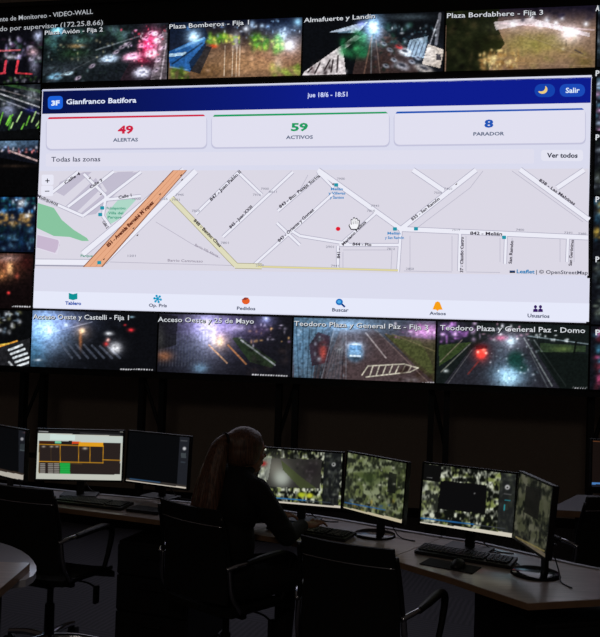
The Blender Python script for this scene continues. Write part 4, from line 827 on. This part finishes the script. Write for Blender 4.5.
def slab(name, label, cat, c, rz, s, m, z=.74, bev=.002, group=None):
    bm = B(); box(bm, (0, 0, s[2]/2), s, bev); o = obj(name, bm, m); o.location = (c[0], c[1], z); o.rotation_euler = (0, 0, rz); tag(o, label, cat, group); return o
slab('mouse_pad', 'black mouse pad at the front edge of the right desk', 'mouse pad', (.690, 3.515), -.55, (.24, .12, .004), M_matte)
slab('telephone_tray', 'flat black tray on the right end of the left desk', 'tray', (-.80, 4.40), -.35, (.20, .11, .018), M_black, bev=.004)
for (c, rz, s, lb) in (((-.55+.02, 4.50), -.3, (.19, .10, .002), 'white paper at the right end of the left desks behind the chair'), ((.03, 4.17), -.35, (.075, .09, .002), 'small white note behind the woman\'s keyboard'), ((.2, 4.10), -.5, (.17, .09, .002), 'white sheet behind the right end of the woman\'s keyboard'), ((.80, 3.77), -.5, (.15, .07, .002), 'white sheet behind the keyboard on the right desk'), ((-1.02, 4.62), -.3, (.3, .06, .002), 'long white strip standing in for screen glare behind the left desk keyboard')):  # last strip is no sheet: it stands in for video wall glare
    slab('paper', lb, 'paper', c, rz, s, M_paper, bev=0)
def mouse(label, c, rz):
    t = empty('mouse', (c[0], c[1], c[2]), rz); tag(t, label, 'mouse')
    bm = B(); sphere(bm, (0, 0, .0), 1, 3, (.031, .054, .034))
    for v in list(bm.verts):
        if v.co.z < 0: v.co.z = 0
    obj('shell', bm, M_black, t, True); bm = B(); cyl(bm, (-.003, .028, .026), (.003, .028, .026), .008, n=12); obj('wheel', bm, M_key, t)
mouse('black mouse on the pad at the front of the right desk', (.72, 3.50, .744), -.5)
bm = B(); tube(bm, [(.86, 3.73, .745), (.93, 3.76, .745), (.96, 3.70, .745), (.90, 3.66, .745), (.97, 3.62, .745), (1.0, 3.56, .745), (.98, 3.50, .745)], .003, 6, 8); tag(obj('cable', bm, M_cable), 'thin black cable curling beside the right desk keyboard', 'cable')
bm = B(); tube(bm, [(-1.14, 3.19, .71), (-1.20, 3.2, .5), (-1.24, 3.22, .25), (-1.27, 3.24, .006), (-1.35, 3.3, .006)], .004, 6, 8); tag(obj('cable', bm, M_cable), 'black cable hanging below the near left desk to the floor', 'cable')

# ================================================================== CHAIRS
def chair(name, label, x, y, rz):
    """faces local +y; back at local -y"""
    t = empty(name, (x, y, 0), rz); tag(t, label, 'chair', 'black mesh office chairs')
    # seat sling
    bm = B(); n = 10; V = []
    for i in range(n+1):
        s = i/n; yy = -.21+s*.45; zz = .465+.02*math.cos(s*PI)*.4-(.05*max(0, s-.8)/.2 if s > .8 else 0)
        V.append([(xx, yy, zz-.012*(1-(xx/.235)**2)) for xx in np.linspace(-.235, .235, 7)])
    for off in (0, -.028):
        pass
    def sheet(V, th):
        a = [[bm.verts.new(p) for p in r] for r in V]; b = [[bm.verts.new((p[0]+th[0], p[1]+th[1], p[2]+th[2])) for p in r] for r in V]
        R_, C_ = len(V), len(V[0])
        for i in range(R_-1):
            for j in range(C_-1):
                bm.faces.new((a[i][j], a[i][j+1], a[i+1][j+1], a[i+1][j])); bm.faces.new((b[i][j], b[i+1][j], b[i+1][j+1], b[i][j+1]))
        for i in range(R_-1):
            bm.faces.new((a[i][0], a[i+1][0], b[i+1][0], b[i][0])); bm.faces.new((a[i][-1], b[i][-1], b[i+1][-1], a[i+1][-1]))
        for j in range(C_-1):
            bm.faces.new((a[0][j], b[0][j], b[0][j+1], a[0][j+1])); bm.faces.new((a[-1][j], a[-1][j+1], b[-1][j+1], b[-1][j]))
    sheet(V, (0, 0, -.03)); obj('seat', bm, M_mesh, t, auto=True)
    bm = B(); V = []
    for i in range(13):
        s = i/12; z = .50+s*.43; w_ = (.208-.012*s); yb = -.225-.055*s**1.2+.02*math.sin(s*PI)
        V.append([(xx, yb-.028*(1-(xx/w_)**2), z) for xx in np.linspace(-w_, w_, 9)])
    sheet(V, (0, .016, 0)); obj('backrest', bm, M_mesh, t, auto=True)
    def backy(z, xr): s = (z-.50)/.43; return -.225-.055*s**1.2+.02*math.sin(s*PI)-.028*(1-xr*xr)
    bm = B(); tube(bm, [(.204*q, backy(.855, q)-.004, .855) for q in np.linspace(-1, 1, 9)], .0036, 8, 2); obj('cross_bar', bm, M_chrome, t, True)['label'] = 'thin chrome bar across the back'
    for s in (-1, 1):
        bm = B(); tube(bm, [(s*.206, backy(.90, 1), .90), (s*.214, backy(.78, 1), .78), (s*.222, backy(.66, 1), .66)], .010, 8, 5); obj('side_rail', bm, M_black, t, True)
        bm = B(); tube(bm, [(s*.222, backy(.67, 1), .67), (s*.228, -.22, .60), (s*.234, -.205, .53), (s*.238, -.16, .462)], .012, 10, 5); obj('chrome_upright', bm, M_chrome, t, True)['label'] = 'chrome lower upright'
        bm = B(); tube(bm, [(s*.238, -.16, .462), (s*.238, .0, .448), (s*.238, .2, .44)], .011, 8, 4); obj('seat_rail', bm, M_black, t, True)
        bm = B(); tube(bm, [(s*.222, -.240, .665), (s*.248, -.20, .680), (s*.262, -.15, .686)], .011, 10, 5); ar = obj('arm_bracket', bm, M_chrome, t, True); ar['label'] = 'polished chrome arm bracket'
        bm = B(); tube(bm, [(s*.262, -.16, .685), (s*.266, -.06, .690), (s*.266, .06, .690), (s*.266, .125, .675), (s*.266, .15, .64), (s*.258, .14, .55), (s*.245, .12, .455)], [.013, .017, .018, .018, .016, .014, .012], 10, 6); obj('armrest', bm, M_black, t, True)
    bm = B(); box(bm, (0, 0, .415), (.20, .26, .05), .012); box(bm, (0, .13, .43), (.46, .03, .022), .004); box(bm, (0, -.12, .43), (.46, .03, .022), .004); obj('mechanism', bm, M_black, t)
    bm = B(); tube(bm, [(.06, .02, .405), (.2, .03, .40), (.25, .03, .385)], .005, 8, 4); box(bm, (.265, .03, .345), (.02, .035, .09), .008, None); obj('lever', bm, M_black, t)
    bm = B(); cyl(bm, (0, 0, .26), (0, 0, .40), .017, n=16); cyl(bm, (0, 0, .07), (0, 0, .27), .027, .025, 20); obj('gas_column', bm, M_black, t, auto=True)
    bm = B()
    cyl(bm, (0, 0, .062), (0, 0, .115), .045, .036, 24)
    for k in range(5):
        a = 2*PI*k/5+.5; d = Vector((math.cos(a), math.sin(a), 0))
        tube(bm, [d*.03+Vector((0, 0, .095)), d*.15+Vector((0, 0, .093)), d*.29+Vector((0, 0, .070))], [.022, .018, .013], 10, 4)
    obj('star_base', bm, M_chrome, t, auto=True)['label'] = 'polished chrome five star base'
    for k in range(5):
        a = 2*PI*k/5+.5; d = Vector((math.cos(a), math.sin(a), 0))*.29; nrm = Vector((-math.sin(a), math.cos(a), 0))
        bm = B()
        for s in (-1, 1): cyl(bm, d+nrm*s*.008+Vector((0, 0, .026)), d+nrm*s*.022+Vector((0, 0, .026)), .026, n=16)
        cyl(bm, d+Vector((0, 0, .03)), d+Vector((0, 0, .068)), .008, n=8); obj('caster', bm, M_black, t, auto=True)
    return t
def face(a): return -math.radians(a)                 # heading a degrees right of straight ahead
CH = [('black mesh office chair at the left desk with a chrome star base in view', -1.272, 4.27, 21),
      ('black mesh office chair the woman is sitting on', -.312, 3.93, 39),
      ('empty black mesh office chair in the foreground right of the woman', .335, 3.35, 28),
      ('black office chair cut by the right edge in front of the far pale desk', 1.60, 4.55, -25)]
chairs = []
for lb, x, y, a in CH:
    if not chairs: c = chair('office_chair', lb, x, y, face(a))
    else:
        c = copy_tree(chairs[0]); c.location = (x, y, 0); c.rotation_euler = (0, 0, face(a)); c['label'] = lb
    chairs.append(c)

# ================================================================== SEATED WOMAN
HX, HY, TH = -.300, 3.835, math.radians(56)
FD = Vector((math.sin(TH), math.cos(TH), 0)); RT = Vector((math.cos(TH), -math.sin(TH), 0))
def Wb(a, b, z): return Vector((HX, HY, 0))+FD*a+RT*b+Vector((0, 0, z))
RW = Matrix((( RT.x, FD.x, 0), (RT.y, FD.y, 0), (0, 0, 1)))      # local x=right, y=forward
def cone(bm, p0, p1, r0, r1, s=(1, 1)):
    p0 = Vector(p0); p1 = Vector(p1); n = 14; d = (p1-p0); L = d.length; m = max(2, int(L/.012))
    for i in range(m+1):
        t = i/m; bmesh.ops.create_icosphere(bm, subdivisions=2, radius=r0*(1-t)+r1*t, matrix=Matrix.Translation(p0+d*t))
def ell(bm, c, s, rot=RW): sphere(bm, c, 1, 3, s, rot)
def remesh(name, bm, vox, m, parent=None, sm=3):
    me = bpy.data.meshes.new(name); bm.to_mesh(me); bm.free(); o = bpy.data.objects.new(name, me); C.objects.link(o)
    md = o.modifiers.new('r', 'REMESH'); md.mode = 'VOXEL'; md.voxel_size = vox; md.use_smooth_shade = True
    if sm: s_ = o.modifiers.new('s', 'SMOOTH'); s_.iterations = sm; s_.factor = .5
    bpy.context.view_layer.update()
    me2 = bpy.data.meshes.new_from_object(o.evaluated_get(bpy.context.evaluated_depsgraph_get()))
    bpy.data.objects.remove(o); bpy.data.meshes.remove(me)
    me2.name = name; me2.materials.clear()
    return link(name, me2, m, parent, True)
hc = Wb(.070, 0, 1.158)                             # head centre
bm = B()
ell(bm, hc+Vector((0, 0, .022)), (.073, .092, .085)); ell(bm, hc+FD*.03+Vector((0, 0, -.035)), (.056, .064, .068)); ell(bm, hc+FD*.05+Vector((0, 0, -.083)), (.032, .036, .024))
ell(bm, hc+FD*.055+Vector((0, 0, .02)), (.056, .038, .06))
# nose, brow, lips, ears
cone(bm, hc+FD*.092+Vector((0, 0, .004)), hc+FD*.108+Vector((0, 0, -.026)), .008, .0115); ell(bm, hc+FD*.097+Vector((0, 0, -.030)), (.015, .010, .008))
ell(bm, hc+FD*.088+Vector((0, 0, .018)), (.046, .010, .008)); ell(bm, hc+FD*.090+Vector((0, 0, -.053)), (.021, .009, .005)); ell(bm, hc+FD*.089+Vector((0, 0, -.062)), (.019, .009, .006))
for s in (-1, 1):
    ell(bm, hc+FD*.062+RT*s*.038+Vector((0, 0, -.025)), (.020, .020, .018)); ell(bm, hc+RT*s*.073-FD*.002+Vector((0, 0, -.008)), (.008, .018, .031))
cone(bm, hc+FD*-.012+Vector((0, 0, -.05)), Wb(.03, 0, 1.03), .052, .056)
# trunk, hips, legs under the clothes
ell(bm, Wb(.015, 0, .93), (.15, .092, .16)); ell(bm, Wb(-.005, 0, .74), (.128, .09, .16)); ell(bm, Wb(-.01, 0, .575), (.16, .11, .09))
for s in (-1, 1):
    cone(bm, Wb(.03, s*.13, 1.005), Wb(.02, s*.03, 1.03), .045, .05)
    cone(bm, Wb(0, s*.08, .555), Wb(.40, s*.095, .545), .072, .050); cone(bm, Wb(.40, s*.095, .545), Wb(.385, s*.1, .11), .048, .033)
    ell(bm, Wb(.43, s*.1, .045), (.036, .10, .03)); cone(bm, Wb(.385, s*.1, .11), Wb(.385, s*.1, .05), .033, .034)
ARM = {}
for s, el, wr, hd_ in ((1, (.17, .235, .795), (.345, .115, .800), (.05, -.02)), (-1, (.15, -.225, .800), (.30, -.115, .800), (.05, .01))):
    sh = Wb(.04, s*.165, 1.00); e = Wb(*el); wv = Wb(*wr); ARM[s] = (sh, e, wv)
    cone(bm, sh, e, .042, .034); cone(bm, e, wv, .033, .023)
    d = (FD+RT*hd_[1]*6*0+RT*(-s)*.18).normalized(); sd = Vector((d.y, -d.x, 0))  # sd: to the right of the hand
    pc = wv+d*.045+Vector((0, 0, -.004))
    Rh = Matrix(((sd.x, d.x, 0), (sd.y, d.y, 0), (0, 0, 1)))
    ell(bm, pc, (.038, .048, .014), Rh); ell(bm, wv+d*.015, (.026, .03, .018), Rh)
    for k, (off, L) in enumerate(((-.030, .062), (-.010, .074), (.010, .070), (.029, .055))):
        L2 = L if s > 0 else L; o_ = off*(-s)*-1
        b0 = pc+sd*o_+d*.030+Vector((0, 0, .004)); b1 = b0+d*L*.42+sd*o_*.25+Vector((0, 0, .008)); b2 = b1+d*L*.33+Vector((0, 0, -.010)); b3 = b2+d*L*.18+Vector((0, 0, -.013))
        cone(bm, b0, b1, .0085, .0080); cone(bm, b1, b2, .0078, .0070); cone(bm, b2, b3, .0068, .0060)
    tside = -s                                     # thumbs towards each other
    b0 = pc+sd*tside*.026-d*.022; b1 = b0+sd*tside*.022+d*.024+Vector((0, 0, -.003)); b2 = b1+d*.026+sd*tside*.006+Vector((0, 0, -.008))
    cone(bm, b0, b1, .0115, .0095); cone(bm, b1, b2, .0092, .0072)
person = remesh('person', bm, .0045, M_skin, None, 2)
tag(person, 'person with long light brown ponytail, black jacket, seated typing at the middle desk', 'person')
# jacket
bm = B()
ell(bm, Wb(.012, 0, .93), (.180, .118, .175)); ell(bm, Wb(-.01, 0, .74), (.160, .118, .19)); ell(bm, Wb(-.01, 0, .60), (.178, .128, .09))
ell(bm, Wb(.035, 0, 1.045), (.078, .070, .050)); ell(bm, Wb(.055, 0, 1.075), (.066, .064, .030))
for s in (-1, 1):
    sh, e, wv = ARM[s]; cone(bm, sh+Vector((0, 0, .002)), e, .062, .050); cone(bm, e, e+(wv-e)*.90, .049, .034); cone(bm, sh, Wb(.03, s*.04, 1.03), .058, .058)
    ell(bm, sh+(e-sh)*.8+RT*s*.01, (.052, .05, .03))
jacket = remesh('jacket', bm, .008, M_knit, person, 3)
bm = B(); ell(bm, Wb(-.01, 0, .575), (.178, .132, .095))
for s in (-1, 1):
    cone(bm, Wb(0, s*.085, .560), Wb(.40, s*.097, .555), .088, .064); cone(bm, Wb(.40, s*.097, .552), Wb(.385, s*.1, .12), .062, .048)
remesh('trousers', bm, .008, M_trous, person, 3)
for s in (-1, 1):
    bm = B(); ell(bm, Wb(.43, s*.1, .048), (.044, .118, .040)); ell(bm, Wb(.385, s*.1, .085), (.040, .050, .045)); box(bm, Wb(.43, s*.1, .012), (.075, .215, .020), .006, RW)
    remesh('shoe', bm, .006, M_matte, person, 2)
# hair: cap, gathered back, band and long ponytail
bm = B()
ell(bm, hc-FD*.012+Vector((0, 0, .034)), (.083, .100, .088)); ell(bm, hc-FD*.035+Vector((0, 0, -.005)), (.079, .075, .078)); ell(bm, hc+FD*.030+Vector((0, 0, .066)), (.064, .048, .040))
for s in (-1, 1): ell(bm, hc+RT*s*.058-FD*.012+Vector((0, 0, -.005)), (.026, .060, .055))
cone(bm, hc-FD*.075+Vector((0, 0, .055)), hc-FD*.115+Vector((0, 0, .062)), .045, .024)
hair = remesh('hair', bm, .005, M_hair, person, 3)
bm = B(); P0 = hc-FD*.118+Vector((0, 0, .062)); d0 = Vector((-FD.x, -FD.y, .1)).normalized()
tail = []
PT = [(-.045, .062, .022, .022), (-.066, .046, .036, .038), (-.082, .0, .046, .054), (-.100, -.07, .054, .070), (-.118, -.14, .060, .084), (-.134, -.21, .062, .092), (-.146, -.27, .056, .090), (-.152, -.33, .034, .070)]
q = hc-FD*.07
m_ = 60
for i in range(m_+1):
    t = i/m_*(len(PT)-1); k = min(int(t), len(PT)-2); f = t-k
    a_, z_, ra, rb = (PT[k][j]*(1-f)+PT[k+1][j]*f for j in range(4))
    ell(bm, q+FD*a_+Vector((0, 0, z_)), (rb, ra*.9, .03))
for j in range(22):                                   # locks standing proud of the tail
    an = 2*PI*j/22; pts = []; rr_ = []
    for k in range(1, len(PT)):
        a_, z_, ra, rb = PT[k]; w0 = .95+.06*math.sin(j*2.3+k)
        pts.append(q+FD*(a_+ra*.86*w0*math.sin(an))+RT*(rb*.92*w0*math.cos(an))+Vector((0, 0, z_-(.02*(j % 3) if k == len(PT)-1 else 0)))); rr_.append(.009 if k < len(PT)-1 else .003)
    tube(bm, pts, rr_, 8, 5)
remesh('ponytail', bm, .005, M_hair, person, 2)
bm = B()
g = bmesh.ops.create_circle(bm, segments=24, radius=.027); bmesh.ops.delete(bm, geom=bm.verts[:], context='VERTS')
cpt = hc-FD*.112+Vector((0, 0, .062)); ring = []
for k in range(25):
    t = 2*PI*k/24; ring.append(cpt+RT*.028*math.cos(t)+Vector((0, 0, .028*math.sin(t))))
tube(bm, ring, .007, 8, 2); obj('hair_band', bm, M_matte, person, True)
# eyes
for s in (-1, 1):
    bm = B(); sphere(bm, hc+FD*.080+RT*s*.031+Vector((0, 0, .000)), .0115, 2); e = obj('eye', bm, mat('eye_white', (215, 212, 208), .2), person, True)
    bm = B(); sphere(bm, hc+FD*.0895+RT*s*.031+Vector((0, 0, .000)), .0045, 2); obj('iris', bm, mat('eye_brown', (40, 26, 18), .2), e, True)
    bm = B(); tube(bm, [hc+FD*.094+RT*s*.016+Vector((0, 0, .020)), hc+FD*.096+RT*s*.030+Vector((0, 0, .024)), hc+FD*.086+RT*s*.046+Vector((0, 0, .020))], [.003, .0034, .0018], 6, 4); obj('eyebrow', bm, M_hair, person, True)
